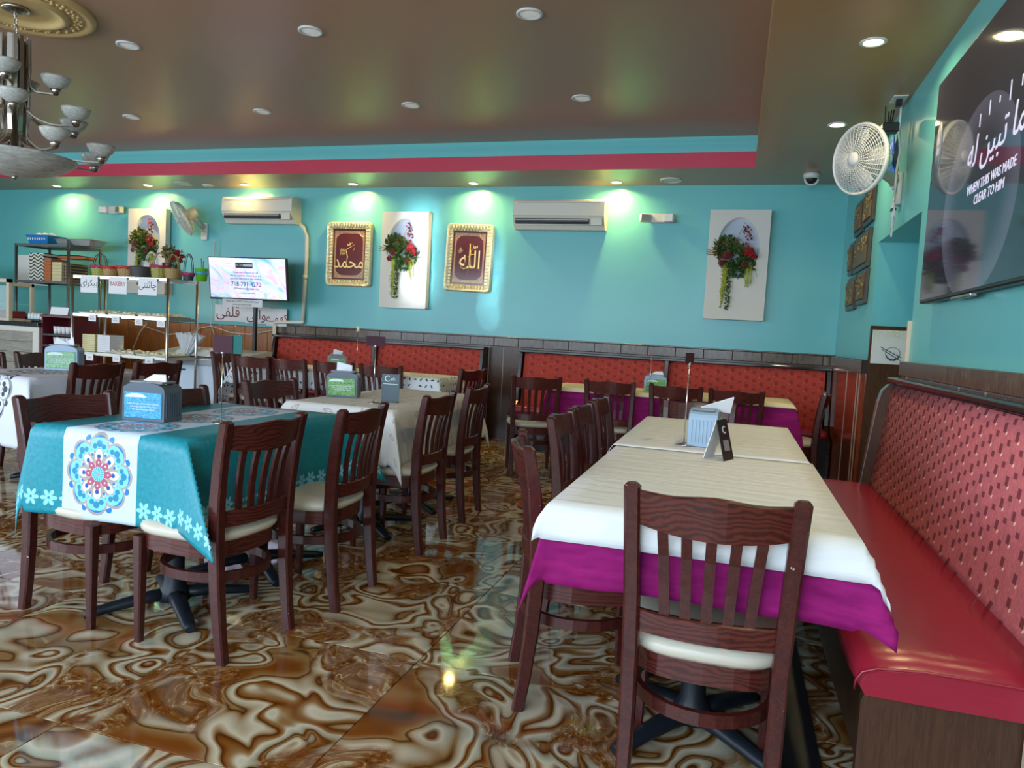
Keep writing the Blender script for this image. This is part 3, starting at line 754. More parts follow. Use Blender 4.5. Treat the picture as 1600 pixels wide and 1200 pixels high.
def cloth(name, label, cat, x0, x1, y0, y1, drop, z, mat, n=0.03, flare=0.035, wave=0.012, seed=0, drops=None, group=None, corner=0.5, corner_l=None, thick=0.002, uvo=(0, 0)):
    """draped cloth: flat on the top, hanging over each side, folded cones at the corners; drops = (left, right, front, back)"""
    dl, dr, df, db = drops or (drop,)*4
    cx_, cy_ = (x0+x1)/2, (y0+y1)/2; hx_, hy_ = (x1-x0)/2, (y1-y0)/2
    rng = random.Random(seed); ph = [rng.uniform(0, 6.28) for _ in range(6)]
    def axis(h, a, b):
        L = [];
        k = max(2, int(2*h/max(n*2.2, 0.07)))
        for i in range(k+1): L.append(-h+2*h*i/k)
        if a > 0: m_ = max(3, int(a/n)); L = [-h-a*(m_-i)/m_ for i in range(m_)] + L
        if b > 0: m_ = max(3, int(b/n)); L = L + [h+b*(i+1)/m_ for i in range(m_)]
        return L
    n = n*0.75
    U, Vv = axis(hx_, dl, dr), axis(hy_, df, db)
    b = bmesh.new(); uvl = b.loops.layers.uv.new('UVMap'); G_ = []; uv = {}
    for u in U:
        row = []
        for v in Vv:
            du = max(abs(u)-hx_, 0); dv = max(abs(v)-hy_, 0); su = 1 if u > 0 else -1; sv = 1 if v > 0 else -1
            X = max(-hx_, min(hx_, u)); Y = max(-hy_, min(hy_, v)); Z = z
            soft = 0.012
            if du > 0 and dv > 0:
                r = math.hypot(du, dv); phi = math.atan2(dv, du); g_ = 1 - abs(phi-PI/4)/(PI/4)   # 0 at faces, 1 on the fold
                ang = rad(30)*g_*(corner if u > 0 else (corner_l if corner_l is not None else corner)); out = r*math.sin(ang); dn = r*math.cos(ang)*(0.94)
                tw = 0.30*(1 if (su*sv) > 0 else -1); k = min(1, r/0.3); c1, s1 = math.cos(phi)**0.7, math.sin(phi)**0.7
                X += su*(c1*(soft + (flare+0.03)*k) + out*math.cos(PI/4+tw*g_)*0.95); Y += sv*(s1*(soft + (flare+0.03)*k) + out*math.sin(PI/4+tw*g_)*0.95); Z -= dn
            elif du > 0:
                k = min(1, du/0.3); e = 1-min(1, (hy_-abs(v))/0.18)
                X += su*(soft*min(1, du/0.03) + flare*k + wave*k*(math.sin(v*15+ph[0])+0.6*math.sin(v*31+ph[1])) + 0.03*k*max(0, e)); Z -= du
            elif dv > 0:
                k = min(1, dv/0.3); e = 1-min(1, (hx_-abs(u))/0.18)
                Y += sv*(soft*min(1, dv/0.03) + flare*k + wave*k*(math.sin(u*15+ph[2])+0.6*math.sin(u*29+ph[3])) + 0.03*k*max(0, e)); Z -= dv
            w = b.verts.new((X, Y, Z)); uv[w] = (u+uvo[0], v+uvo[1]); row.append(w)
        G_.append(row)
    for i in range(len(U)-1):
        for j in range(len(Vv)-1):
            f = b.faces.new((G_[i][j], G_[i+1][j], G_[i+1][j+1], G_[i][j+1])); f.smooth = True
            for l in f.loops: l[uvl].uv = uv[l.vert]
    me = bpy.data.meshes.new(name); b.to_mesh(me); b.free(); me.materials.append(M_[mat])
    o = bpy.data.objects.new(name, me); C.objects.link(o); o.location = (cx_, cy_, 0)
    md = o.modifiers.new('thickness', 'SOLIDIFY'); md.thickness = thick; md.offset = 1.0
    tag(o, label, cat, group); return o
cloth('tablecloth', 'teal tablecloth with white mandala runner and daisy border', 'tablecloth', -2.69, -1.945, 2.245, 3.36, 0.35, 0.795, 'teal', 0.022, wave=0.008, seed=3, corner=1.1, corner_l=0.05, flare=0.008)
cloth('tablecloth', 'white cloth with faint outlined leaves on the middle table beyond the teal one', 'tablecloth', -2.50, -1.81, 3.69, 5.07, 0.31, 0.795, 'vinecloth', 0.03, seed=5, flare=0.02, corner=0.35)
cloth('tablecloth', 'white cloth with large grey mandala on the far-left table', 'tablecloth', -5.19, -4.45, 3.66, 4.84, 0.38, 0.795, 'greycloth', 0.03, seed=6, drops=(.38, .38, .46, .38))
cloth('tablecloth', 'white cloth scattered with small dark leaves before the left booth', 'tablecloth', -4.94, -2.66, 6.36, 6.97, 0.30, 0.795, 'leafcloth', 0.035, seed=8, drops=(.40, .22, .20, .1))
cloth('magenta_tablecloth', 'magenta suede cloth hanging below the white paper beside the long bench', 'tablecloth', -0.45, 0.325, 1.955, 4.48, 0.30, 0.795, 'magenta', 0.026, flare=0.012, wave=0.010, seed=11, drops=(.23, .15, .21, .2), corner=0.7, corner_l=0.3)
cloth('magenta_tablecloth', 'deep magenta cloth on the back table before the right booth', 'tablecloth', -1.60, 0.51, 6.47, 7.10, 0.30, 0.795, 'magenta', 0.035, seed=12, corner=0.25, flare=0.015, drops=(.34, .25, .34, .1))
cloth('paper_cover', 'white paper cover with soft creases on the near half of the long table', 'paper cover', -0.465, 0.337, 1.935, 3.19, 0.1, 0.8005, 'tablepaper', 0.03, flare=0.03, wave=0.003, seed=13, drops=(.05, .13, .09, 0), thick=0.0012, corner=0.5)
cloth('paper_cover', 'white paper cover on the far half of the long table by the bench', 'paper cover', -0.48, 0.325, 3.16, 4.49, 0.1, 0.804, 'tablepaper', 0.03, flare=0.05, wave=0.004, seed=14, drops=(.05, .07, 0, .07), thick=0.0012)
cloth('paper_cover', 'cream paper cover on the back magenta table', 'paper cover', -1.59, 0.50, 6.46, 7.10, 0.05, 0.801, 'creampaper', 0.03, flare=0.03, wave=0.002, seed=15, drops=(.03, .05, .035, 0), thick=0.0012)

# ---------------------------------------------------------------- booths
def cushion(bm, x0, x1, y0, y1, z0, z1, r=0.035):
    box(bm, x0, x1, y0, y1, z0, z1, r, 4)
# long right bench
t = thing('bench', 'long red vinyl bench with pink patterned backrest along the right wall', 'bench', (0.6, 3.4, 0))
def P(x0, x1, y0, y1): return x0-0.6, x1-0.6, y0-3.4, y1-3.4
bm = BM(); b = bmesh.new()
prof = [(0.365, 0.405), (0.352, 0.43), (0.352, 0.455), (0.366, 0.478), (0.40, 0.492), (0.50, 0.502), (0.70, 0.502), (0.84, 0.498), (0.84, 0.405)]
NY = 24; A = []
for i in range(NY+1):
    y = 1.975 + (4.78-1.975)*i/NY; d = min(y-1.975, 4.78-y); q = 1-min(1, d/0.03)
    A.append([b.verts.new((x-0.6 + (0.012*q if x < 0.5 else 0), y-3.4, z - (0.02*q*q if z > 0.44 else 0))) for x, z in prof])
for Pp, Q in zip(A, A[1:]):
    for k in range(len(prof)): f = b.faces.new((Pp[k], Pp[(k+1) % len(prof)], Q[(k+1) % len(prof)], Q[k])); f.smooth = k < 7
b.faces.new(A[0][::-1]); b.faces.new(A[-1]); bmesh.ops.recalc_face_normals(b, faces=b.faces[:]); merge(bm, b); st = obj('seat_cushion', bm, 'redvinyl', t)
bm = BM(); tube(bm, [(x-0.6, 1.972-3.4, z-0.012) for x, z in prof[1:8]], 0.0035, 6); obj('piping', bm, 'redvinyl', st)
bm = BM(); box(bm, *P(0.42, 0.90, 2.04, 4.76), 0.09, 0.405); obj('base', bm, 'benchend', t)
bm = BM(); box(bm, *P(0.47, 0.90, 2.06, 4.76), 0.0, 0.09); obj('toe_kick', bm, 'black', t)
bm = BM(); prism(bm, [(x-0.6, z) for x, z in ((0.375, 0), (0.375, 0.375), (0.385, 0.398), (0.41, 0.408), (0.90, 0.408), (0.90, 0))], 0, 0.03, T(0, 2.04-3.4, 0) @ RX90); obj('end_panel', bm, 'benchend', t)
# backrest leans a little; upholstered face + dark side panel with a rounded corner + ledge
b = bmesh.new(); A = []
bp = [(0.80, 0.485), (0.815, 0.52), (0.845, 0.75), (0.868, 0.95), (0.880, 1.05), (0.892, 1.09), (0.94, 1.094), (0.94, 0.485)]
for y in (1.98, 4.66): A.append([b.verts.new((x-0.6, y-3.4, z)) for x, z in bp])
for k in range(len(bp)): f = b.faces.new((A[0][k], A[0][(k+1) % 8], A[1][(k+1) % 8], A[1][k])); f.smooth = k < 5
b.faces.new(A[0][::-1]); b.faces.new(A[1]); bmesh.ops.recalc_face_normals(b, faces=b.faces[:]); bm = BM(); merge(bm, b); obj('backrest', bm, 'uphR', t)
bm = BM(); sp_ = [(0.765, 0.49), (0.80, 0.80), (0.822, 0.98), (0.84, 1.05), (0.87, 1.085), (0.99, 1.094), (0.99, 0.0), (0.90, 0.0), (0.90, 0.49)]
prism(bm, [(x-0.6, z) for x, z in sp_], 0, 0.05, T(0, 4.72-3.4, 0) @ RX90); sp2 = obj('side_panel', bm, 'benchend', t)
bm = BM(); bar(bm, [(x-0.6-0.003, 4.695-3.4, z) for x, z in sp_[:6]], 0.052, 0.004, up=(-1, 0, 0.2)); obj('edge_trim', bm, 'steel', sp2)
bm = BM(); box(bm, *P(0.868, 0.962, 1.98, 4.74), 1.098, 1.13, 0.008, 2); obj('ledge', bm, 'granite', t)

def booth(label, x0, x1, splits, yb, end_l=True, end_r=True):
    """bench against the back wall, seat front at yb-0.62"""
    cx_ = (x0+x1)/2; t = thing('booth', label, 'booth', (cx_, yb, 0), 0, 'booths along the back wall')
    X0, X1 = x0-cx_, x1-cx_
    bm = BM(); box(bm, X0+0.03, X1-0.03, -0.50, -0.02, 0.0, 0.39); obj('base', bm, 'iron', t)
    ed = [X0+0.03] + [s-cx_ for s in splits] + [X1-0.03]
    for a, b_ in zip(ed, ed[1:]):
        bm = BM(); box(bm, a+0.006, b_-0.006, -0.58, -0.10, 0.39, 0.475, 0.032, 4); obj('seat_cushion', bm, 'redvinyl', t, smooth=True)
        bm = BM(); prism(bm, [(-0.18, 0.46), (-0.10, 1.03), (-0.085, 1.05), (-0.04, 1.05), (-0.04, 0.46)], a+0.02, b_-0.02, Matrix(((0, 0, 1, 0), (1, 0, 0, 0), (0, 1, 0, 0), (0, 0, 0, 1)))); obj('backrest', bm, 'uphB', t)
    for s in splits:
        bm = BM(); box(bm, s-cx_-0.022, s-cx_+0.022, -0.20, -0.03, 0.40, 1.06, 0.004); obj('divider', bm, 'darkwood', t)
    for s in (X0, X1-0.035):
        bm = BM(); prism(bm, [(-0.52, 0), (-0.52, 0.36), (-0.30, 0.44), (-0.23, 0.50), (-0.15, 1.05), (-0.03, 1.06), (-0.03, 0)], s, s+0.035, Matrix(((0, 0, 1, 0), (1, 0, 0, 0), (0, 1, 0, 0), (0, 0, 0, 1)))); obj('end_panel', bm, 'darkwood', t)
    bm = BM(); box(bm, X0-0.01, X1+0.01, -0.16, -0.005, 1.055, 1.085, 0.006, 2); obj('top_moulding', bm, 'granite', t)
    return t
booth('red booth bench on the left under the gilded pictures, behind the leaf-print table', -5.66, -2.80, [-4.2], YB-0.03)
booth('red booth bench on the right behind the magenta table, in the far corner', -2.36, 0.955, [-0.69], YB-0.03)

# ---------------------------------------------------------------- things on the tables
def napkin(bm, pts):   # a folded sheet with a little thickness
    vs = [Vector(p) for p in pts]; b = bmesh.new(); A = [b.verts.new(v) for v in vs]; b.faces.new(A)
    r = bmesh.ops.extrude_face_region(b, geom=b.faces[:]); 
    for v in [g_ for g_ in r['geom'] if isinstance(g_, bmesh.types.BMVert)]: v.co += Vector((0.002, 0.003, 0.002))
    merge(bm, b)
def dispenser(label, loc, rz, ad, lines, body='smoke', scale=1.0, nap=0):
    t = thing('napkin_dispenser', label, 'napkin dispenser', loc, rz, 'napkin dispensers')
    w, d, h = 0.098, 0.062, 0.135
    bm = BM(); b = bmesh.new()                        # body: rounded hump on top
    prof = [(-w, 0), (-w, h-0.004)] + [(-w*math.cos(PI*i/10), h + 0.030*math.sin(PI*i/10)) for i in range(1, 10)] + [(w, h-0.004), (w, 0)]
    prism(bm, [(x, z) for x, z in prof], -d, d, RX90); obj('body', bm, body, t)
    for s in (-1, 1):
        for k in range(7):
            bm = BM(); y = -d+0.014+k*(2*d-0.028)/6; box(bm, s*(w+0.0015)-0.0025, s*(w+0.0015)+0.0025, y-0.0035, y+0.0035, 0.018, h-0.016); obj('rib', bm, body, t)
    bm = BM(); box(bm, -w+0.010, w-0.010, -d-0.004, -d+0.002, 0.012, h-0.012, 0.003, 2); fp = obj('front_panel', bm, ad, t)
    bm = BM(); prism(bm, [(-0.082+0.05*(1-math.cos(PI*i/8)), 0.101 + 0.017*math.sin(PI*i/8)) for i in range(9)], d+0.004, d+0.0052, RX90); obj('print_arc', bm, 'printwhite', fp)
    text('print_lettering', lines, 0.0125, 'printwhite', fp, T(0.004, -d-0.0045, 0.062) @ FRONT, sx=1.0, shear=0.2, depth=0.0004)
    bm = BM(); box(bm, -w+0.02, w-0.02, -d+0.012, d-0.012, h+0.024, h+0.034, 0.004); obj('slot', bm, 'grey', t)
    bm = BM()
    if nap == 0: napkin(bm, [(-0.055, -0.01, h+0.025), (0.075, -0.02, h+0.022), (0.060, -0.004, h+0.062), (-0.005, 0.006, h+0.060)])
    elif nap == 1: napkin(bm, [(-0.05, 0.0, h+0.025), (0.05, -0.01, h+0.02), (0.055, -0.03, h+0.068), (-0.045, -0.012, h+0.088)])
    elif nap == 2: napkin(bm, [(-0.03, 0.02, h+0.035), (0.03, 0.02, h+0.028), (0.035, -0.105, h+0.012), (0.0, -0.12, h+0.09)])
    else: napkin(bm, [(-0.06, -0.02, h+0.03), (0.065, -0.02, h+0.02), (0.05, 0.0, h+0.085), (0.01, 0.0, h+0.05), (-0.05, 0.0, h+0.08)])
    obj('napkin', bm, 'cloth', t)
    if scale != 1.0: t.scale = (scale,)*3
    return t
AD1 = 'Help avoid waste everywhere.\nLittle gestures: only take\nthe napkins you need.'
dispenser('smoky napkin dispenser with blue panel on the teal tablecloth', (-2.451, 2.608, 0.7990), rad(8), 'adblue', AD1, nap=0, scale=1.02)
dispenser('dark napkin dispenser with green leafy panel on the middle white table', (-2.396, 4.165, 0.7990), rad(18), 'adgreen', AD1, nap=1, scale=1.0)
dispenser('grey napkin dispenser with pale green panel on the far-left table', (-4.930, 4.350, 0.7990), rad(28), 'adpale', AD1, 'smokeblue', nap=3, scale=1.15)
dispenser('bluish ribbed napkin dispenser seen end-on on the white paper table', (-0.106, 3.428, 0.8080), rad(86), 'adpale', AD1, 'smokeblue', nap=2, scale=1.0)
dispenser('small green-fronted napkin dispenser on the back magenta table', (-0.664, 6.635, 0.8050), rad(10), 'adgreen', AD1, 'smokeblue', nap=0, scale=0.95)
dispenser('grey napkin dispenser with a tall napkin on the leaf-print table', (-3.917, 6.654, 0.7990), rad(40), 'adpale', AD1, 'grey', nap=1, scale=0.9)

def stand(label, loc, rz, h, card, cw=0.10, ch=0.085, two=None):
    t = thing('table_number_stand', label, 'card stand', loc, rz, 'chrome card stands')
    bm = BM(); lathe(bm, [(0, 0), (0.036, 0), (0.036, 0.004), (0.010, 0.008), (0.004, 0.014), (0, 0.014)], 20); obj('base', bm, 'chrome', t)
    bm = BM(); tube(bm, [(0, 0, 0.008), (0, 0, h)], 0.0028, 8); obj('rod', bm, 'chrome', t)
    bm = BM(); sphere(bm, (0, 0, h), 0.009, 10); obj('clip', bm, 'chrome', t)
    if card:
        bm = BM(); box(bm, -cw/2, cw/2, -0.0012, 0.0012, h, h+ch); obj('card', bm, card, t)
    if two:
        bm = BM(); box(bm, cw/2-0.02, cw/2+0.045, 0.003, 0.0055, h, h+ch+0.004); obj('card', bm, two, t)
    return t
stand('chrome card stand with maroon and teal cards on the teal tablecloth', (-2.161, 2.700, 0.7990), rad(5), 0.312, 'marooncard', 0.095, 0.078, 'tealcard')
stand('chrome card stand with dark card beside the green napkin dispenser', (-2.069, 3.954, 0.7990), rad(15), 0.345, 'marooncard', 0.115, 0.06)
stand('chrome card stand with edge-on dark card on the white paper table', (-0.189, 3.336, 0.8080), rad(72), 0.365, 'marooncard', 0.10, 0.05)
stand('thin chrome stand with small cream card on the leaf-print table', (-3.705, 6.681, 0.7990), 0, 0.40, 'creambox', 0.03, 0.05)
stand('thin chrome stand beside the small dispenser on the back magenta table', (-0.700, 6.525, 0.8050), 0, 0.30, 'redink', 0.012, 0.05)

# tent cards
t = thing('menu_card', 'upright slate café card with crescent logo on the middle white table', 'table card', (-2.018, 4.073, 0.7990), rad(14))
bm = BM(); box(bm, -0.055, 0.055, -0.002, 0.002, 0, 0.175); box(bm, -0.05, 0.05, -0.02, 0.02, 0, 0.008); obj('card', bm, 'charcoalcard', t)
text('logo_lettering', 'C', 0.055, 'printwhite', t, T(-0.022, -0.003, 0.145) @ FRONT, sx=0.9)
text('logo_lettering', 'afe', 0.028, 'printwhite', t, T(0.012, -0.003, 0.145) @ FRONT, shear=0.3)
bm = BM(); box(bm, -0.045, 0.045, -0.0034, -0.002, 0.112, 0.115); obj('logo_rule', bm, 'printwhite', t)
t = thing('tent_card', 'folded A-frame menu card beside the ribbed napkin dispenser', 'table card', (-0.032, 3.073, 0.8030), rad(-22))
bm = BM(); prism(bm, [(-0.045, 0), (-0.042, 0), (0.001, 0.158), (-0.001, 0.161)], -0.05, 0.05, RX90); obj('white_leaf', bm, 'paper', t)
bm = BM(); prism(bm, [(0.045, 0), (0.042, 0), (-0.001, 0.158), (0.001, 0.161)], -0.05, 0.05, RX90); dk_ = obj('dark_leaf', bm, 'black', t)
text('logo_lettering', 'C', 0.045, 'printwhite', dk_, T(0.0145, 0, 0.118) @ RY(rad(-15.5)) @ RZ(PI/2) @ RX90)
bm = BM(); box(bm, 0.0, 0.0006, -0.026, 0.026, -0.022, 0.022, mat=T(0.030, 0, 0.058) @ RY(rad(-15.5))); obj('print_block', bm, 'grey', dk_)

# ---------------------------------------------------------------- ceiling fittings
def tray_light(i, label, x, y):
    t = thing('ceiling_light', label, 'ceiling light', (x, y, ZT), 0, 'unlit recessed lights in the brown ceiling')
    bm = BM(); lathe(bm, [(0.085, 0.0), (0.085, -0.008), (0.068, -0.010), (0.062, -0.004)], 28); obj('trim_ring', bm, 'white', t)
    bm = BM(); lathe(bm, [(0.064, -0.003), (0.03, -0.006), (0, -0.006)], 28); obj('lens', bm, 'unlit', t)
rows = [(-1.38, 'right'), (-2.95, 'second from right'), (-4.52, 'third from right'), (-6.09, 'leftmost')]
for x, w_ in rows:
    tray_light(0, 'white unlit recessed light in the brown ceiling, %s of the far row' % w_, x, 6.125)
for x, w_ in rows[:3]:
    tray_light(0, 'white unlit recessed light in the brown ceiling, %s of the near row' % {'right': 'right', 'second from right': 'middle', 'third from right': 'left'}[w_], x, 4.50)
wl = ['leftmost, beside the chandelier', 'second from left, above the bakery rack', 'third from left, above the left air conditioner', 'fourth from left, above the tall calligraphy frame',
      'fifth from left, above the right calligraphy frame', 'sixth from left, right of the right air conditioner', 'brightest near one, in the soffit above the fan', 'lower one in the soffit beside the fan head',
      'third along the soffit over the bench', 'nearest along the soffit over the bench', 'in the far right corner of the soffit']
for (x, y), w_ in zip(DOWN[:10], wl):
    t = thing('downlight', 'glowing warm downlight ' + w_, 'downlight', (x, y, ZS), 0, 'glowing downlights')
    bm = BM(); lathe(bm, [(0.070, 0.0), (0.070, -0.006), (0.055, -0.008), (0.050, -0.003)], 24); obj('trim_ring', bm, 'white', t)
    bm = BM(); lathe(bm, [(0.052, -0.002), (0.03, -0.005), (0, -0.005)], 24); obj('lens', bm, 'lit', t)
    side = x > 0
    lo = area('downlight_beam', (x, y, ZS-0.012), (0.12 if side else 0, 0 if side else 0.12, -1), 0.10, 0.10, 6.5 if side else 8, (1.0, 0.80, 0.42) if side else (1.0, 0.74, 0.22), 'DISK', rad(150))
for (x, y, r_, lab) in ((-6.97, 7.86, 0.115, 'round white speaker grille in the soffit above the tilted fan'), (-0.77, 7.91, 0.115, 'round white speaker grille in the soffit right of the air conditioner')):
    t = thing('ceiling_speaker', lab, 'ceiling speaker', (x, y, ZS), 0, 'ceiling speakers')
    bm = BM(); lathe(bm, [(r_, 0.0), (r_, -0.012), (r_-0.015, -0.014), (r_-0.02, -0.008)], 32); obj('rim', bm, 'white', t)
    bm = BM(); lathe(bm, [(r_-0.018, -0.007), (0.04, -0.011), (0, -0.011)], 32); obj('grille', bm, 'grey' if 0 else 'warmwhite', t)
t = thing('smoke_detector', 'small flat white detector in the soffit beside the tilted fan', 'smoke detector', (-6.68, 7.98, ZS))
bm = BM(); lathe(bm, [(0.07, 0), (0.07, -0.012), (0.05, -0.024), (0, -0.026)], 24); obj('body', bm, 'white', t)
t = thing('dome_camera', 'white dome security camera hanging from the soffit', 'security camera', (0.59, 7.70, ZS))
bm = BM(); lathe(bm, [(0, 0), (0.075, 0), (0.078, -0.02), (0.070, -0.045), (0.05, -0.05)], 28); obj('body', bm, 'white', t)
bm = BM(); lathe(bm, [(0.058, -0.045), (0.052, -0.075), (0.034, -0.098), (0, -0.106)], 24, a0=PI*0.9, a1=PI*2.1); lathe(bm, [(0.0, -0.04), (0.050, -0.05), (0.045, -0.08), (0.025, -0.095), (0, -0.098)], 20); obj('dome', bm, 'black', t)
bm = BM(); bar(bm, [(0.060*math.cos(a), -0.02, -0.055 + 0.055*math.sin(a)) for a in [PI + PI*i/10 for i in range(11)]], 0.016, 0.006, up=(0, 1, 0)); obj('rim', bm, 'white', t)

# medallion and chandelier
CHX, CHY = -4.75, 3.79
t = thing('ceiling_medallion', 'gilded oval plaster medallion around the chandelier rod', 'ceiling medallion', (CHX, CHY, ZT))
bm = BM(); lathe(bm, [(0.47, 0), (0.47, -0.02), (0.445, -0.035), (0.42, -0.024), (0.405, -0.02)], 64)
lathe(bm, [(0.315, -0.018), (0.31, -0.035), (0.285, -0.048), (0.262, -0.04), (0.255, -0.02), (0.20, -0.016), (0, -0.016)], 64)
bm2 = BM()
obj('rings', bm, 'medallion', t)
lathe(bm2, [(0.41, -0.018), (0.36, -0.026), (0.31, -0.018)], 64)
for k in range(90):
    a = 2*PI*k/90; r_ = 0.362 + 0.022*math.sin(k*2.1); sphere(bm2, (r_*math.cos(a), r_*math.sin(a), -0.027), 0.014, 6, 0.6)
obj('floral_band', bm2, 'medallion', t)
t = thing('chandelier', 'brushed nickel chandelier with tiers of alabaster glass bowls', 'chandelier', (CHX, CHY, 0), rad(0))
bm = BM(); lathe(bm, [(0, ZT-0.017), (0.085, ZT-0.017), (0.080, ZT-0.035), (0.03, ZT-0.05), (0, ZT-0.05)], 32); obj('canopy', bm, 'nickel', t)
bm = BM()
for k in range(5):
    z = ZT-0.055 - k*0.032
    tube(bm, [(0.009*math.cos(a)*(1 if k % 2 else 0.1), 0.009*math.cos(a)*(0.1 if k % 2 else 1), z + 0.020*math.sin(a)) for a in [2*PI*i/10 for i in range(10)]], 0.0035, 5, True)
tube(bm, [(0, 0, ZT-0.20), (0, 0, 3.03)], 0.008, 8); obj('chain', bm, 'chrome', t)
bm = BM(); lathe(bm, [(0, 3.05), (0.03, 3.05), (0.035, 3.02), (0.022, 3.0), (0.022, 2.26), (0, 2.26)], 20); obj('column', bm, 'nickel', t)
# flat metal ribs: run down beside the column, then sweep outwards as arms
arms = []
def arm(ang, z_end, r_end, z_drop, bow=True):
    bm = BM(); c, s = math.cos(ang), math.sin(ang); pts = []
    pts.append((0.085, 3.06)); pts.append((0.088, 2.85)); pts.append((0.080, z_drop+0.22)); pts.append((0.070, z_drop+0.12))
    for i in range(1, 9):
        a = PI/2*i/8; pts.append((0.070 + (r_end-0.10-0.070)*(1-math.cos(a)), z_drop+0.12 - (z_drop+0.12-z_end)*math.sin(a)))
    pts.append((r_end, z_end+0.004))
    bar(bm, [(c*r, s*r, z) for r, z in pts], 0.026, 0.009, up=(c*0.7, s*0.7, 0.75)); obj('arm', bm, 'nickel', t)
    sub = None
    bm = BM(); lathe(bm, [(0, z_end-0.006), (0.018, z_end), (0.030, z_end+0.022), (0.033, z_end+0.04), (0.020, z_end+0.046), (0, z_end+0.046)], 20, c*r_end, s*r_end); obj('cup', bm, 'nickel', t)
    bm = BM(); lathe(bm, [(0.018, z_end+0.042), (0.045, z_end+0.050), (0.072, z_end+0.072), (0.088, z_end+0.104), (0.091, z_end+0.118), (0.087, z_end+0.118), (0.066, z_end+0.078), (0.03, z_end+0.056), (0, z_end+0.054)], 28, c*r_end, s*r_end); obj('glass_bowl', bm, 'alabaster', t, smooth=True)
for k in range(4): arm(rad(-52+90*k), 2.72, 0.235, 2.72)
for k in range(6): arm(rad(-40+60*k), 2.50, 0.40, 2.52)
for k in range(8): arm(rad(-15+45*k), 2.285, 0.53, 2.32)
for k in range(8):
    a = rad(22.5+45*k); bm = BM(); bar(bm, [(0.055*math.cos(a), 0.055*math.sin(a), z) for z in (2.36, 2.6, 2.85, 3.05)], 0.006, 0.02, up=(math.cos(a), math.sin(a), 0)); obj('rib', bm, 'nickel', t)
bm = BM(); lathe(bm, [(0.0, 2.145), (0.10, 2.152), (0.22, 2.18), (0.31, 2.222), (0.362, 2.265), (0.372, 2.28), (0.358, 2.282), (0.29, 2.232), (0.2, 2.195), (0, 2.165)], 48); obj('large_glass_bowl', bm, 'alabaster', t, smooth=True)
bm = BM(); lathe(bm, [(0, 2.12), (0.014, 2.13), (0.018, 2.142), (0, 2.147)], 16); obj('finial', bm, 'nickel', t)

# ---------------------------------------------------------------- things on the back wall
def air_con(label, x0, x1, z0, z1, rot=0):
    cx_, w, h, d = (x0+x1)/2, (x1-x0)/2, z1-z0, 0.22
    t = thing('air_conditioner', label, 'air conditioner', (cx_, YB, z0), 0, 'wall air conditioners')
    prof = [(0, 0.02), (0, h), (-d+0.03, h), (-d, h-0.03), (-d-0.005, h*0.42), (-d+0.02, h*0.30), (-d+0.09, 0.0), (-0.03, 0)]
    bm = BM(); prism(bm, prof, -w, w, Matrix(((0, 0, 1, 0), (1, 0, 0, 0), (0, 1, 0, 0), (0, 0, 0, 1)))); b_ = obj('body', bm, 'warmwhite', t)
    bm = BM(); box(bm, -w+0.03, w-0.17, -d-0.001, -d+0.03, h*0.16, h*0.34, 0.004, mat=T(0, 0, 0)); obj('vent', bm, 'black', t)
    for k in range(3):
        bm = BM(); z = h*(0.30-0.075*k); y = -d+0.000+0.017*k; box(bm, -w+0.035, w-0.175, y-0.006-0.012, y-0.004, z-0.008, z-0.002); obj('louvre', bm, 'warmwhite', t)
    bm = BM(); box(bm, -w+0.02, w-0.16, -d+0.030, -d+0.04, 0.004, h*0.12, mat=T(0, -0.012, 0) @ RX(rad(-12))); obj('flap', bm, 'warmwhite', t)
    bm = BM(); box(bm, w-0.145, w-0.02, -d-0.007, -d+0.01, h*0.12, h*0.36, 0.003); obj('receiver', bm, 'warmwhite', t)
    bm = BM(); box(bm, -w+0.002, w-0.002, -d-0.0075, -d-0.001, h*0.42, h*0.435); obj('panel_gap', bm, 'grey', t)
    bm = BM(); box(bm, -w+0.05, w-0.05, -d-0.0035, -d+0.01, h-0.045, h-0.041); obj('top_groove', bm, 'grey', t)
    return t
air_con('white wall air conditioner on the left above the stand television', -6.46, -5.42, 2.49, 2.82)
air_con('white wall air conditioner on the right between the frame and the emergency light', -2.52, -1.47, 2.455, 2.785)
t = thing('drain_pipe', 'cream conduit from the left air conditioner down behind the booth', 'pipe', (-5.5, YB, 0))
bm = BM(); tube(bm, [(0.10, -0.05, 2.50), (0.15, -0.045, 2.46), (0.19, -0.035, 2.35), (0.20, -0.035, 2.1), (0.19, -0.035, 1.85), (0.175, -0.035, 1.262)], 0.026, 10); obj('upper_run', bm, 'warmwhite', t)
bm = BM(); tube(bm, [(0.185, -0.035, 1.27), (0.175, -0.04, 1.255), (-0.20, -0.06, 1.24), (-0.215, -0.07, 1.225), (-0.215, -0.075, 1.20), (-0.215, -0.075, 0.0)], 0.024, 10); obj('lower_run', bm, 'warmwhite', t)
bm = BM(); tube(bm, [(0.188, -0.035, 1.86), (0.184, -0.035, 1.80)], 0.031, 10); obj('coupling', bm, 'warmwhite', t)

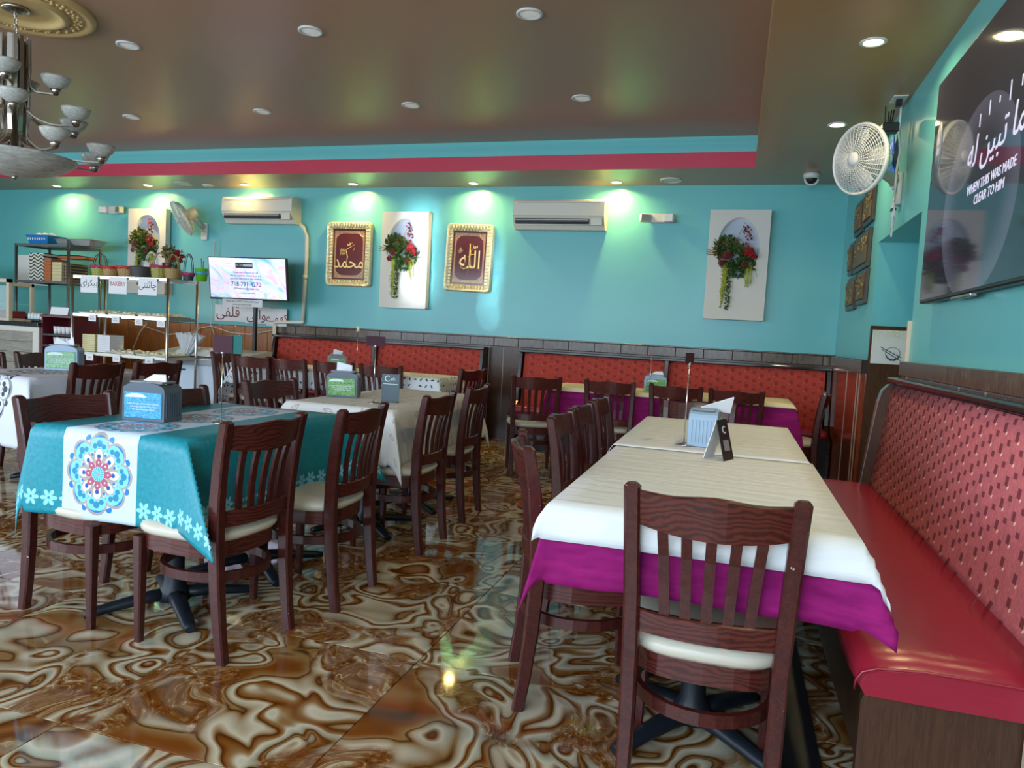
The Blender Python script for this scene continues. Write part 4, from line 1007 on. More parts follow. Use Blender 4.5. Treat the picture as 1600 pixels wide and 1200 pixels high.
def emergency(label, x, z, s=1.0):
    t = thing('emergency_light', label, 'emergency light', (x, YB, z), 0, 'emergency lights')
    bm = BM(); box(bm, -0.10, 0.10, -0.07, 0, -0.05, 0.06, 0.012, 2); obj('housing', bm, 'white', t)
    for q in (-1, 1):
        bm = BM(); box(bm, -0.065, 0.065, -0.05, 0.02, -0.05, 0.05, 0.016, 2, mat=T(q*0.15, -0.075, 0.0) @ RZ(q*rad(-18))); h_ = obj('lamp_head', bm, 'white', t)
        bm = BM(); box(bm, -0.052, 0.052, -0.054, -0.047, -0.038, 0.038, mat=T(q*0.15, -0.075, 0.0) @ RZ(q*rad(-18))); obj('lens', bm, 'steel', h_)
    t.scale = (s,)*3
    return t
emergency('twin-head emergency light left of the leftmost flower niche', -8.39, 2.665, 0.95)
emergency('twin-head emergency light between air conditioner and right flower niche', -0.91, 2.60, 0.9)

# gilded calligraphy frames
def frame(label, cx_, cz, w, h, words, tilt=0, strokes=()):
    t = thing('gilded_frame', label, 'framed calligraphy', (cx_, YB-0.01, cz), 0, 'gilded calligraphy frames')
    t.rotation_euler = (0, rad(tilt), 0)
    fw = 0.086; hw, hh_ = w/2, h/2; bm = BM(); b = bmesh.new()
    # ring profile, mitred with rounded outer corners
    def ring(dx, y, r):
        P = []; X, Z = hw-dx, hh_-dx
        for cxx, czz, a0 in ((X-r, Z-r, 0), (-X+r, Z-r, PI/2), (-X+r, -Z+r, PI), (X-r, -Z+r, 1.5*PI)):
            for i in range(5): a = a0 + PI/2*i/4; P.append((cxx+r*math.cos(a), y, czz+r*math.sin(a)))
        return [b.verts.new(p) for p in P]
    R = [ring(0.0, 0, 0.05), ring(0.0, -0.03, 0.05), ring(0.012, -0.055, 0.045), ring(0.03, -0.05, 0.04), ring(0.055, -0.030, 0.02), ring(0.075, -0.028, 0.012), ring(0.085, -0.036, 0.008), ring(fw, -0.020, 0.004), ring(fw, 0.0, 0.004)]
    for A, B in zip(R, R[1:]):
        for k in range(20): f = b.faces.new((A[k], A[(k+1) % 20], B[(k+1) % 20], B[k])); f.smooth = False
    merge(bm, b); obj('frame', bm, 'gilt', t)
    bm = BM(); n_ = int((2*(w+h))/0.045)
    for k in range(n_):
        s_ = k/n_*2*(w+h-0.2)
        a_ = w-0.1; c_ = h-0.1
        if s_ < a_: p = (-a_/2+s_, c_/2, 0); di = (0, 1)
        elif s_ < a_+c_: p = (a_/2, c_/2-(s_-a_), 0); di = (1, 0)
        elif s_ < 2*a_+c_: p = (a_/2-(s_-a_-c_), -c_/2, 0); di = (0, 1)
        else: p = (-a_/2, -c_/2+(s_-2*a_-c_), 0); di = (1, 0)
        tube(bm, [(p[0]-di[0]*0.03, -0.040, p[1]-di[1]*0.03), (p[0]+di[0]*0.03, -0.046, p[1]+di[1]*0.03)], 0.009, 5)
    obj('fluting', bm, 'gilt', t)
    iw, ih = hw-fw+0.003, hh_-fw+0.003
    pm = picture('ornate_maroon_calligraphy_ground', iw-0.012, ih-0.012)
    bm = BM(); box(bm, -iw, iw, -0.022, -0.012, -ih, ih); pic = obj('picture', bm, pm, t)
    bm = BM(); P_ = []
    r_ = 0.07; X, Z = iw-0.03, ih-0.03
    for cxx, czz, a0 in ((X, Z, PI), (-X, Z, 1.5*PI), (-X, -Z, 0), (X, -Z, PI/2)):
        for i in range(5): a = a0 + (PI/2)*(4-i)/4; P_.append((cxx+r_*math.cos(a), -0.0235, czz+r_*math.sin(a)))
    tube(bm, P_, 0.0022, 5, True); obj('border_line', bm, 'goldtext', pic)
    for (s_, size, x, z, ww) in words:
        text('calligraphy', s_, size, 'goldtext', pic, T(x, -0.0225, z) @ FRONT, sx=ww)
    for (p0, p1, p2, rr_) in strokes:
        bm = BM(); tube(bm, [(p0[0], -0.023, p0[1]), (p1[0], -0.023, p1[1]), (p2[0], -0.023, p2[1])], rr_, 6, radii=[rr_*0.3, rr_, rr_*0.4]); obj('brush_stroke', bm, 'goldtext', pic)
    return t
frame('gilded frame holding tall dark calligraphy with gold lettering', -4.695, 2.135, 0.63, 0.80, [('\uFEAA\uFEE4\uFEA4\uFEE3', 0.22, 0.0, -0.10, 0.85), ('\uFDFA', 0.10, -0.09, 0.03, 0.7), ('\u0651', 0.16, -0.03, 0.06, 1)], 0, [((-0.09, 0.03), (-0.02, 0.07), (0.07, 0.12), 0.005), ((-0.04, -0.13), (-0.02, -0.03), (-0.045, 0.06), 0.009), ((0.0, 0.15), (0.02, 0.13), (0.05, 0.15), 0.004), ((0.05, 0.05), (0.07, 0.06), (0.075, 0.09), 0.004)])
frame('gilded frame holding red calligraphy, right of the middle flower niche', -3.095, 2.125, 0.60, 0.80, [('\uFEEA\uFEE0\uFEDF\uFE8D', 0.30, 0.015, -0.03, 0.72), ('\uFDFB', 0.075, -0.11, 0.09, 0.8), ('\u0651', 0.18, 0.05, 0.06, 1)], 1.5, [((0.0, -0.20), (0.012, 0.0), (0.005, 0.17), 0.012), ((-0.10, -0.11), (-0.06, -0.13), (0.06, -0.10), 0.007), ((-0.02, 0.01), (0.03, 0.04), (0.07, 0.05), 0.006), ((0.04, 0.09), (0.05, 0.13), (0.045, 0.16), 0.005)])

# flower niches
def blob(rng, bm, c, r, n, size, mi=0, flat=0.35, ysq=0.55):
    """cluster of small pointed leaves around a centre"""
    for _ in range(n):
        d = Vector((rng.gauss(0, 1), rng.gauss(0, 1)*ysq, rng.gauss(0, 1))); d.normalize(); p = Vector(c) + d*r*rng.uniform(0.35, 1.0)
        if p.y > -0.02: p.y = -0.02
        t_ = (d + Vector((rng.uniform(-.5, .5), -0.4, rng.uniform(-.5, .5)))).normalized(); s = t_.cross(Vector((rng.uniform(-1, 1), rng.uniform(-1, 1), rng.uniform(-1, 1)))).normalized()
        L = size*rng.uniform(0.7, 1.3); w = L*flat
        vs = [bm.verts.new((k_.x, min(k_.y, -0.014), k_.z)) for k_ in (p, p+t_*L*0.5+s*w, p+t_*L, p+t_*L*0.5-s*w)]
        f = bm.faces.new(vs); f.material_index = mi; f.smooth = True
def flower_niche(label, cx_, z0, z1, w, seed):
    h = z1-z0; t = thing('flower_niche_panel', label, 'flower panel', (cx_, YB-0.022, z0), 0, 'white oval niche panels with silk flowers')
    rng = random.Random(seed); dth = 0.085
    ex, ez, ecx, ecz = w*0.35, h*0.275, 0.0, h*0.655
    b = bmesh.new(); N = 48
    O = [b.verts.new((ecx+ex*math.cos(2*PI*i/N), -dth, ecz+ez*math.sin(2*PI*i/N))) for i in range(N)]
    In = [b.verts.new((ecx+ex*0.99*math.cos(2*PI*i/N), -0.012, ecz+ez*0.99*math.sin(2*PI*i/N))) for i in range(N)]
    def rim(a):
        c, s = math.cos(a), math.sin(a); k = min((w/2)/abs(c) if abs(c) > 1e-6 else 9e9, ((h-ecz) if s > 0 else ecz)/abs(s) if abs(s) > 1e-6 else 9e9); return (c*k, -dth, ecz+s*k)
    angs = [2*PI*i/N for i in range(N)]
    Rm = [b.verts.new(rim(a)) for a in angs]
    cor = [(w/2, h), (-w/2, h), (-w/2, 0), (w/2, 0)]
    for i in range(N):
        j = (i+1) % N; vs = [O[i], Rm[i], Rm[j], O[j]]
        for (X, Z) in cor:
            a = math.atan2(Z-ecz, X) % (2*PI)
            if angs[i] < a < (angs[j] if j else 2*PI): vs = [O[i], Rm[i], b.verts.new((X, -dth, Z)), Rm[j], O[j]]
        f = b.faces.new(vs)
        f = b.faces.new((O[j], In[j], In[i], O[i])); f.smooth = True; f.material_index = 0
    f = b.faces.new(In); f.material_index = 1
    bm = BM(); 
    mp = {v: bm.verts.new(v.co) for v in b.verts}
    for f in b.faces: nf = bm.faces.new([mp[v] for v in f.verts]); nf.material_index = f.material_index; nf.smooth = f.smooth
    b.free()
    for (x0, x1, zz0, zz1) in ((-w/2, -w/2+0.008, 0, h), (w/2-0.008, w/2, 0, h), (-w/2, w/2, 0, 0.008), (-w/2, w/2, h-0.008, h)): box(bm, x0, x1, -dth+0.0005, 0, zz0, zz1)
    obj('board', bm, ['fabricwhite', 'niche'], t)
    F_ = ecz-ez*0.25                          # centre height of the bouquet
    bm = BM(); blob(rng, bm, (-ex*0.62, -0.07, F_+0.10), 0.10, 260, 0.040); blob(rng, bm, (0.0, -0.09, F_-0.02), 0.13, 330, 0.042); blob(rng, bm, (ex*0.45, -0.07, F_-0.06), 0.10, 140, 0.04)
    blob(rng, bm, (0.02, -0.10, F_-0.17), 0.06, 90, 0.038); obj('foliage', bm, 'leaf', t, kind='stuff')
    bm = BM(); blob(rng, bm, (-ex*0.75, -0.09, F_+0.06), 0.085, 130, 0.045, flat=0.22); blob(rng, bm, (-ex*0.15, -0.10, F_+0.10), 0.06, 60, 0.05, flat=0.2); obj('succulents', bm, 'leafb', t, kind='stuff')
    for (fx, fz, fr_, mt, n_) in ((ex*0.52, F_+0.035, 0.062, 'redflower', 16), (-ex*0.50, F_-0.01, 0.058, 'maroonflower', 16), (-ex*0.72, F_-0.09, 0.042, 'maroonflower', 12), (ex*0.35, F_-0.10, 0.045, 'maroonflower', 12), (ex*0.75, F_-0.01, 0.04, 'redflower', 10)):
        bm = BM()
        for layer in range(3):
            for k in range(n_//2):
                a = 2*PI*k/(n_//2) + layer*0.5; r1 = fr_*(1-0.27*layer); w_ = 0.35*r1; ca, sa = math.cos(a), math.sin(a); y0_ = -0.15-0.010*layer
                v = [bm.verts.new((fx+ca*0.004, y0_, fz+sa*0.004)), bm.verts.new((fx+ca*r1*0.6-sa*w_, y0_-0.014, fz+sa*r1*0.6+ca*w_)), bm.verts.new((fx+ca*r1, y0_-0.004, fz+sa*r1)), bm.verts.new((fx+ca*r1*0.6+sa*w_, y0_-0.014, fz+sa*r1*0.6-ca*w_))]
                bm.faces.new(v)
        obj('flower', bm, mt, t)
    # arching orchid stem with small blooms
    bm = BM(); pts = [(-0.02, -0.09, F_+0.10), (0.0, -0.09, F_+0.22), (0.035, -0.09, F_+0.28), (0.075, -0.09, F_+0.27), (0.09, -0.09, F_+0.20)]
    tube(bm, pts, 0.0025, 5); obj('stem', bm, 'leafb', t)
    for k, (fx, fz) in enumerate(((0.06, F_+0.31), (0.085, F_+0.265), (0.075, F_+0.225), (0.10, F_+0.185), (0.085, F_+0.10))):
        bm = BM(); blob(rng, bm, (fx, -0.10, fz), 0.022, 16, 0.026, flat=0.4); obj('bloom', bm, 'maroonflower' if k % 2 else 'redflower', t)
    # trailing strands
    zt = F_-0.14
    bm = BM()
    for q in range(5):
        x = -ex*0.62 + q*0.009; L = (0.30, 0.42, 0.38, 0.33, 0.25)[q]
        tube(bm, [(x, -0.12, zt+0.05), (x-0.006, -0.125, zt-L*0.5), (x-0.012, -0.10, zt-L)], 0.004, 5)
        for k in range(14): blob(rng, bm, (x-0.006*k/7, -0.12, zt-L*k/14), 0.012, 3, 0.02)
    obj('amaranth_strand', bm, 'leafy', t)
    bm = BM()
    for k in range(26):
        z = zt + 0.02 - 0.46*k/26; blob(rng, bm, (-ex*0.62+0.062+0.006*math.sin(k), -0.12, z), 0.014, 8, 0.022, flat=0.45)
    obj('ivy_strand', bm, 'leaf', t)
    bm = BM()
    for q in range(9):
        x = ex*0.42 + q*0.007; L = 0.17+0.03*math.sin(q*2.3)
        tube(bm, [(x, -0.12, zt+0.05), (x+0.012*math.sin(q), -0.135, zt-L*0.6), (x+0.01*math.cos(q*1.7), -0.12, zt-L)], 0.0035, 4)
    tube(bm, [(ex*0.5, -0.12, zt+0.05), (ex*0.8, -0.13, zt+0.02), (ex*0.98, -0.12, zt-0.08)], 0.002, 4); obj('grass_tassel', bm, 'leafy', t)
    bm = BM()
    for q in range(3): tube(bm, [(-ex*0.9, -0.10, F_+0.02-q*0.012), (-w/2-0.01, -0.12, F_+0.055-q*0.025)], 0.004, 5)
    obj('twig', bm, 'leafb', t)
flower_niche('white oval niche panel with silk flowers, leftmost, behind the baskets', -7.76, 1.53, 2.68, 0.63, 1)
flower_niche('white oval niche panel with silk flowers, between the two gilded frames', -3.905, 1.495, 2.655, 0.62, 2)
flower_niche('white oval niche panel with silk flowers, large right one near the corner', -0.045, 1.535, 2.69, 0.615, 3)

# carved calligraphy panels on the right wall
for k, (y0, y1, z0, z1, lab) in enumerate(((6.93, 7.34, 2.30, 2.60, 'top far'), (6.46, 6.88, 2.32, 2.62, 'top near'), (7.28, 7.56, 1.97, 2.27, 'middle narrow far'), (6.50, 7.21, 1.96, 2.28, 'large middle near'), (7.02, 7.50, 1.64, 1.94, 'bottom far'), (6.48, 6.90, 1.66, 1.95, 'bottom near'))):
    t = thing('carved_panel', 'dark carved wall panel with brass script, %s one in the corner cluster' % lab, 'wall art', (XR, (y0+y1)/2, (z0+z1)/2), 0, 'carved brass panels on the right wall')
    w_, h_ = (y1-y0)/2, (z1-z0)/2
    bm = BM(); box(bm, -0.03, 0, -w_, w_, -h_, h_, 0.006); obj('back_frame', bm, 'carvedframe', t)
    bm = BM(); box(bm, -0.042, -0.02, -w_+0.045, w_-0.045, -h_+0.04, h_-0.04, 0.004); cb = obj('carved_plate', bm, 'brass', t)
    rng = random.Random(k); bm = BM()
    for q in range(7):
        y = rng.uniform(-w_+0.07, w_-0.07); z = rng.uniform(-h_+0.07, h_-0.07); a0 = rng.uniform(0, 6)
        tube(bm, [(-0.044, y+0.045*math.cos(a0+a), z+0.03*math.sin(a0+a*1.1)) for a in [i*0.5 for i in range(8)]], 0.005, 5)
    obj('script', bm, 'brassline', cb)

# ---------------------------------------------------------------- wall fans
def fan(label, mount, head, aim, R_, wall_dir, seed=0, extras=True):
    """mount: point on the wall; head: centre of the grille; aim: direction it blows"""
    t = thing('wall_fan', label, 'wall fan', mount, 0, 'white wall fans')
    mt = Vector(mount); hd = Vector(head)-mt; A = Vector(aim).normalized()
    q = A.to_track_quat('Z', 'Y').to_matrix().to_4x4(); Mh = Matrix.Translation(hd) @ q
    bm = BM(); 
    for k in range(15):
        r = R_*(0.20+0.80*k/14); z = 0.055*math.cos(k/14*PI/2)**0.8
        tube(bm, [(r*math.cos(a), r*math.sin(a), z) for a in [2*PI*i/40 for i in range(40)]], 0.0022, 4, True, mat=Mh)
    for k in range(36):
        a = 2*PI*k/36; tube(bm, [(R_*f*math.cos(a+0.25*(f-0.2)), R_*f*math.sin(a+0.25*(f-0.2)), 0.055*math.cos((f-0.2)/0.8*PI/2)**0.8 if f < 1 else 0) for f in (0.2, 0.45, 0.7, 0.9, 1.0)], 0.0026, 4, mat=Mh)
    obj('front_grille', bm, 'white', t)
    bm = BM()
    for k in range(7):
        r = R_*(0.35+0.65*k/6); z = -0.085+0.085*(max(0, (k/6)-0.4)/0.6)**2
        tube(bm, [(r*math.cos(a), r*math.sin(a), z) for a in [2*PI*i/40 for i in range(40)]], 0.0022, 4, True, mat=Mh)
    for k in range(48):
        a = 2*PI*k/48; tube(bm, [(R_*f*math.cos(a), R_*f*math.sin(a), z) for f, z in ((0.3, -0.085), (0.6, -0.085), (0.85, -0.06), (1.0, -0.005))], 0.0022, 4, mat=Mh)
    obj('rear_grille', bm, 'white', t)
    bm = BM(); tube(bm, [(R_*math.cos(a), R_*math.sin(a), 0) for a in [2*PI*i/48 for i in range(48)]], 0.010, 8, True, 1.0, 1.6, mat=Mh); obj('rim', bm, 'white', t)
    bm = BM(); lathe(bm, [(0, 0.072), (0.02, 0.070), (R_*0.19, 0.062), (R_*0.21, 0.054), (0, 0.05)], 28, mat=Mh); obj('hub_cap', bm, 'white', t)
    for k in range(4):
        bm = BM(); b = bmesh.new(); V_ = []
        for i in range(5):
            f = 0.2+0.68*i/4; w_ = 0.28+0.20*math.sin(PI*i/4.5)
            V_.append([b.verts.new((R_*f*math.cos(PI/2*k+s*w_), R_*f*math.sin(PI/2*k+s*w_), -0.02 - s*0.018)) for s in (-1, 0, 1)])
        for P_, Q_ in zip(V_, V_[1:]):
            for j in range(2): f_ = b.faces.new((P_[j], P_[j+1], Q_[j+1], Q_[j])); f_.smooth = True
        merge(bm, b, Mh); bl = obj('blade', bm, 'white', t); bl.modifiers.new('t', 'SOLIDIFY').thickness = 0.002
    bm = BM(); lathe(bm, [(0, -0.08), (0.07, -0.085), (0.075, -0.10), (0.072, -0.19), (0.05, -0.215), (0, -0.22)], 24, mat=Mh); obj('motor', bm, 'warmwhite', t, smooth=False)
    bk = Mh @ Vector((0, 0, -0.15)); N_ = Vector(wall_dir)      # from the wall into the room
    up_ = Vector((0, 0, 1)); side = N_.cross(up_)
    Mw = Matrix((side, N_, up_)).transposed().to_4x4()
    bm = BM(); box(bm, -0.05, 0.05, -0.002, 0.03, -0.16, 0.06, 0.012, 2, mat=Mw); box(bm, -0.035, 0.035, 0.02, 0.05, -0.05, 0.05, 0.01, 2, mat=Mw); obj('wall_plate', bm, 'white', t)
    bm = BM(); tube(bm, [Mw @ Vector((0, 0.03, 0.0)), (Mw @ Vector((0, 0.12, 0.02))+bk)*0.5, bk + Vector((0, 0, -0.04)), bk], 0.036, 10); obj('arm', bm, 'white', t, smooth=True)
    return t
fan('large white wall fan high on the right wall facing the room', (XR, 5.55, 2.43), (0.665, 5.08, 2.475), (-0.80, -0.60, -0.10), 0.212, (-1, 0, 0))
fan('tilted white wall fan on the back wall beside the left air conditioner', (-6.89, YB, 2.44), (-7.02, 7.90, 2.52), (-0.52, -0.62, -0.50), 0.232, (0, -1, 0))
t = thing('cord_bundle', 'white and black cords looped below the right wall fan', 'cable', (XR, 5.5, 0))
bm = BM()
tube(bm, [(-0.05, 0, 2.94), (-0.05, -0.005, 2.86), (-0.05, -0.01, 2.75), (-0.035, -0.02, 2.62), (-0.05, -0.04, 2.50), (-0.05, -0.045, 2.36), (-0.05, -0.03, 2.25), (-0.05, -0.04, 2.12), (-0.05, -0.06, 2.08), (-0.05, -0.08, 2.12), (-0.05, -0.075, 2.22), (-0.05, -0.05, 2.30)], 0.008, 6)
tube(bm, [(-0.05, -0.02, 2.34), (-0.052, -0.07, 2.25), (-0.052, -0.09, 2.14), (-0.052, -0.06, 2.05), (-0.052, -0.03, 2.14), (-0.052, -0.04, 2.26)], 0.006, 6); obj('white_cord', bm, 'white', t)
bm = BM(); box(bm, -0.065, -0.035, -0.075, -0.02, 2.22, 2.235); obj('cable_tie', bm, 'black', t)
bm = BM()
for q in range(3):
    tube(bm, [(-0.09-0.012*q, 0.02*q, 2.90), (-0.10-0.01*q, 0.03, 2.75), (-0.13, 0.05+0.03*q, 2.66), (-0.16, 0.09, 2.55+0.02*q), (-0.12, 0.02, 2.50), (-0.10, -0.02+0.03*q, 2.60), (-0.14, 0.03, 2.70), (-0.17, 0.08, 2.62)], 0.004, 5)
obj('black_cord', bm, 'black', t)
t = thing('ceiling_outlet', 'white outlet plate with black plug in the soffit above the right fan', 'outlet', (0.925, 5.48, ZS))
bm = BM(); box(bm, -0.045, 0.045, -0.075, 0.075, -0.008, 0, 0.002); obj('plate', bm, 'white', t)
bm = BM(); box(bm, -0.018, 0.018, -0.02, 0.02, -0.055, -0.006, 0.004); obj('plug', bm, 'black', t)
bm = BM(); b = bmesh.new(); rng = random.Random(3)
R_ = []
for i in range(7):
    f = i/6; R_.append([b.verts.new((XR-0.012-(0.05+0.03*math.sin(k*1.3+i))*math.sin(PI*min(1, f+0.15))*(0.6+0.4*math.sin(k)), 5.95-0.20*(k/7)-0.05*f, 2.80-0.33*f+0.02*math.sin(k*2))) for k in range(8)])
for A, B in zip(R_, R_[1:]):
    for k in range(7): b.faces.new((A[k], A[k+1], B[k+1], B[k])).smooth = True
merge(bm, b); bg = tag(obj('blue_bag', bm, 'bluebag'), 'bright blue plastic bag hanging on the wall behind the right fan', 'bag'); bg.modifiers.new('t', 'SOLIDIFY').thickness = 0.003
t = thing('black_adapter', 'small black box with antenna behind the right fan head', 'router', (0.86, 5.33, 2.70))
bm = BM(); box(bm, -0.05, 0.05, -0.04, 0.04, 0, 0.06, 0.006); obj('body', bm, 'black', t)
bm = BM(); tube(bm, [(-0.03, 0, 0.05), (-0.035, 0, 0.17)], 0.004, 6); obj('antenna', bm, 'black', t)

# ---------------------------------------------------------------- televisions
t = thing('wall_television', 'huge dark glossy television on the right wall showing white script', 'television', (0.93, 3.375, 2.12))
bm = BM(); box(bm, 0.0, 0.045, -1.03, 1.03, -0.577, 0.577, 0.006); obj('casing', bm, 'black', t)
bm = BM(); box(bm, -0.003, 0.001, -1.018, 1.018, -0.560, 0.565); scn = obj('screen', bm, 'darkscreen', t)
bm = BM(); box(bm, 0.04, 0.066, -0.45, 0.45, -0.3, 0.3, 0.01); obj('wall_mount', bm, 'black', t)
bm = BM(); box(bm, 0.004, 0.03, 0.15, 0.45, -0.59, -0.575, 0.003); obj('sensor_bar', bm, 'steel', t)
MS = Matrix.Translation((-0.0035, 0, 0)) @ SIDE()
text('script_lettering', '\uFEEA\uFEDF \uFEE6\uFEF4\uFE92\uFE97 \uFE8E\uFEE4\uFEE0\uFED3', 0.18, 'screentext', scn, Matrix.Translation((0, -0.06, 0.03)) @ MS, align='CENTER', shear=0.15)
for k in range(7):
    bm = BM(); y = 0.22-0.12*k; box(bm, -0.0045, -0.003, y-0.004, y+0.004, 0.13+0.015*(k % 3), 0.185+0.02*(k % 2)); obj('vowel_mark', bm, 'screentext', scn)
text('script_lettering', 'WHEN THIS WAS MADE\nCLEAR TO HIM', 0.058, 'screentext', scn, Matrix.Translation((0, 0.02, -0.155)) @ MS, sx=0.95, shear=0.1)
bm = BM(); lathe(bm, [(0, -0.002), (0.10, -0.001), (0.10, 0.001), (0, 0.002)], 32, mat=Matrix.Translation((-0.004, 0.90, 0.22)) @ RY(PI/2) @ Matrix.Diagonal((1.25, 0.55, 1, 1))); sl = obj('channel_badge', bm, 'grey', scn)
text('badge_lettering', '111\n111', 0.05, 'screentext', scn, Matrix.Translation((-0.006, 0.90, 0.22)) @ SIDE(), sx=0.7)

TLT = rad(7.5)
t = thing('stand_television', 'television on a black floor stand showing a bright pastel notice', 'television', (-5.815, 7.68, 1.755)); t.rotation_euler = (TLT, 0, 0)
bm = BM(); box(bm, -0.57, 0.57, 0, 0.035, -0.265, 0.262, 0.004); obj('casing', bm, 'black', t)
bm = BM(); box(bm, -0.552, 0.552, -0.003, 0.002, -0.240, 0.250); scn = obj('screen', bm, 'pastel', t)
FT = Matrix.Translation((0, -0.0035, 0)) @ FRONT
bm = BM(); box(bm, -0.16, 0.09, -0.005, -0.003, 0.13, 0.195); obj('logo_block', bm, 'ink', scn)
bm = BM(); box(bm, -0.05, 0.085, -0.0065, -0.004, 0.150, 0.178); obj('logo_plate', bm, 'printwhite', scn)
text('notice_lettering', 'BOX', 0.05, 'printwhite', scn, T(-0.105, -0.0055, 0.164) @ FRONT, sx=0.9)
for s_, z_, sz_ in (("Please don't hesitate to call", 0.075, 0.033), ('we are happy to answer your any', 0.038, 0.033), ('question, information and services', 0.000, 0.033), ('718-791-4270', -0.070, 0.078), ('30Xmission@gmail.com', -0.122, 0.038), ('operated by : inspiredigital', -0.175, 0.024)):
    text('notice_lettering', s_, sz_, 'ink', scn, Matrix.Translation((-0.02, 0, z_)) @ FT)
t2 = thing('television_stand', 'black pole floor stand carrying the pastel television', 'stand', (-5.80, 7.84, 0))
bm = BM(); box(bm, -0.022, 0.022, -0.022, 0.022, 0.02, 1.75, 0.004); obj('pole', bm, 'black', t2)
bm = BM(); box(bm, -0.20, 0.20, -0.07, -0.022, 1.60, 1.86, 0.004); obj('bracket', bm, 'black', t2)
for s_ in (-1, 1):
    bm = BM(); tube(bm, [(0, 0, 0.06), (s_*0.3, -0.15, 0.02), (s_*0.34, -0.17, 0.015)], 0.018, 8); tube(bm, [(0, 0, 0.06), (s_*0.3, 0.15, 0.02)], 0.018, 8); obj('foot', bm, 'black', t2)
def sign(label, loc, w, h, words, mat='paper', group=None, tilt=0.0, cat='sign', face=FRONT):
    t = thing('paper_sign', label, cat, loc, 0, group); t.rotation_euler = (tilt, 0, 0)
    bm = BM(); box(bm, -w/2, w/2, -0.0015, 0.0015, -h/2, h/2); sh_ = obj('sheet', bm, mat, t)
    for (s_, size, x, z, ink, sx_) in words:
        text('lettering', s_, size, ink, sh_, T(x, -0.0018, z) @ FRONT, sx=sx_)
    return t
sign('white notice strip taped under the pastel television', (-5.86, 7.655, 1.455), 0.58, 0.09, [('These ads on NYC & Bronx Screens', 0.032, 0, 0.018, 'ink', 1), ('advertise here today', 0.028, 0, -0.02, 'ink', 1.2)], tilt=TLT*0)
sign('white sheet with red Urdu kulfi lettering, left one below the television', (-6.42, YB-0.03, 1.325), 0.52, 0.215, [('\uFBFD\uFED4\uFEE0\uFED7', 0.19, -0.05, 0.01, 'darkred', 1)], group='Urdu sheets below the television')
sign('white sheet with red Urdu lettering, middle one behind the stand pole', (-6.00, YB-0.04, 1.315), 0.38, 0.215, [('\uFBFD\uFEDF\uFE8D\uFEED', 0.18, -0.02, 0.0, 'darkred', 1)], group='Urdu sheets below the television')
sign('white sheet with red Urdu lettering, rightmost one below the television', (-5.70, YB-0.055, 1.300), 0.30, 0.225, [('\uFBAE\uFEEE\uFBAD\uFB90', 0.15, 0, -0.01, 'darkred', 0.95)], group='Urdu sheets below the television')
t = thing('extension_cord', 'white extension cord looping along the orange wood panels', 'cable', (0, YB-0.06, 0))
bm = BM(); tube(bm, [(-8.0, 0, 1.14), (-7.8, 0, 1.08), (-7.4, 0, 0.99), (-7.0, 0, 1.04), (-6.9, 0, 1.10), (-6.7, 0, 1.14), (-6.4, 0, 1.07), (-6.1, 0, 1.06), (-5.8, 0, 1.12), (-5.7, 0, 1.15)], 0.007, 6); obj('horizontal_run', bm, 'white', t)
bm = BM(); tube(bm, [(-6.68, 0, 2.27), (-6.70, 0, 2.0), (-6.66, 0, 1.8), (-6.72, 0, 1.55), (-6.70, 0, 1.35), (-6.72, 0, 1.16), (-6.64, 0, 1.0), (-6.62, 0, 0.85), (-6.64, 0, 0.6)], 0.007, 6); obj('fan_cord', bm, 'white', t)
bm = BM(); tube(bm, [(-7.75, -0.03, 1.12), (-7.86, -0.03, 1.0), (-7.98, -0.03, 0.75), (-8.02, -0.03, 0.55)], 0.008, 6); obj('drop_cord', bm, 'white', t)
sign('pale posted sheet with small photos on the wall behind the dark rack', (-9.88, YB-0.01, 1.80), 0.62, 0.44, [('\u2014\u2014\u2014', 0.12, 0, -0.18, 'redink', 1)])
bm = BM(); box(bm, -0.31, 0.31, -0.004, 0.0, -0.11, 0.11); tag(obj('cardboard_sheet', bm, 'beige', None, loc=(-7.72, YB-0.002, 1.62)), 'beige cardboard sheet on the wall behind the bakery rack', 'cardboard')

# ---------------------------------------------------------------- bakery rack
RX0, RX1, RY0, RY1 = -7.26, -5.93, 6.5, 6.95
def rack(label, x0, x1, y0, y1, shelves, mat='steel', pr_=0.016, ztop=None, name='wire_rack', wires=True):
    t = thing(name, label, 'shelf rack', ((x0+x1)/2, (y0+y1)/2, 0)); w, d = (x1-x0)/2, (y1-y0)/2
    for sx_ in (-1, 1):
        for sy2 in (-1, 1):
            bm = BM(); cyl(bm, sx_*w, sy2*d, 0, (ztop or shelves[0]), pr_, 10); obj('post', bm, mat, t)
    for z in shelves:
        bm = BM()
        for q in (-1, 1):
            box(bm, -w, w, q*d-0.008, q*d+0.008, z-0.032, z); box(bm, q*w-0.008, q*w+0.008, -d, d, z-0.032, z)
        box(bm, -w, w, -d, d, z-0.006, z-0.002)
        obj('shelf', bm, mat, t)
    return t
rack('tall steel bakery rack with three paper signs and baskets on top', RX0, RX1, RY0, RY1, [1.655, 1.225, 0.79, 0.35])
rack('dark wire rack behind the bakery rack, stacked with boxes', -9.30, -8.40, 7.45, 7.95, [2.105, 1.62, 1.16], 'darksteel', 0.018, name='dark_rack')
sg = 'paper signs on the bakery rack'
sign('white paper sign with black Urdu lettering, left on the bakery rack', (-7.0, RY0-0.022, 1.555), 0.245, 0.185, [('\uFBFC\uFE8D\uFEAE\uFB91\uFBFF\uFE91', 0.10, 0, 0.015, 'ink', 0.95)], group=sg)
sign('white paper sign reading BAKERY in red on the rack', (-6.595, RY0-0.022, 1.555), 0.25, 0.185, [('BAKERY', 0.068, 0, 0.015, 'redink', 0.9)], group=sg)
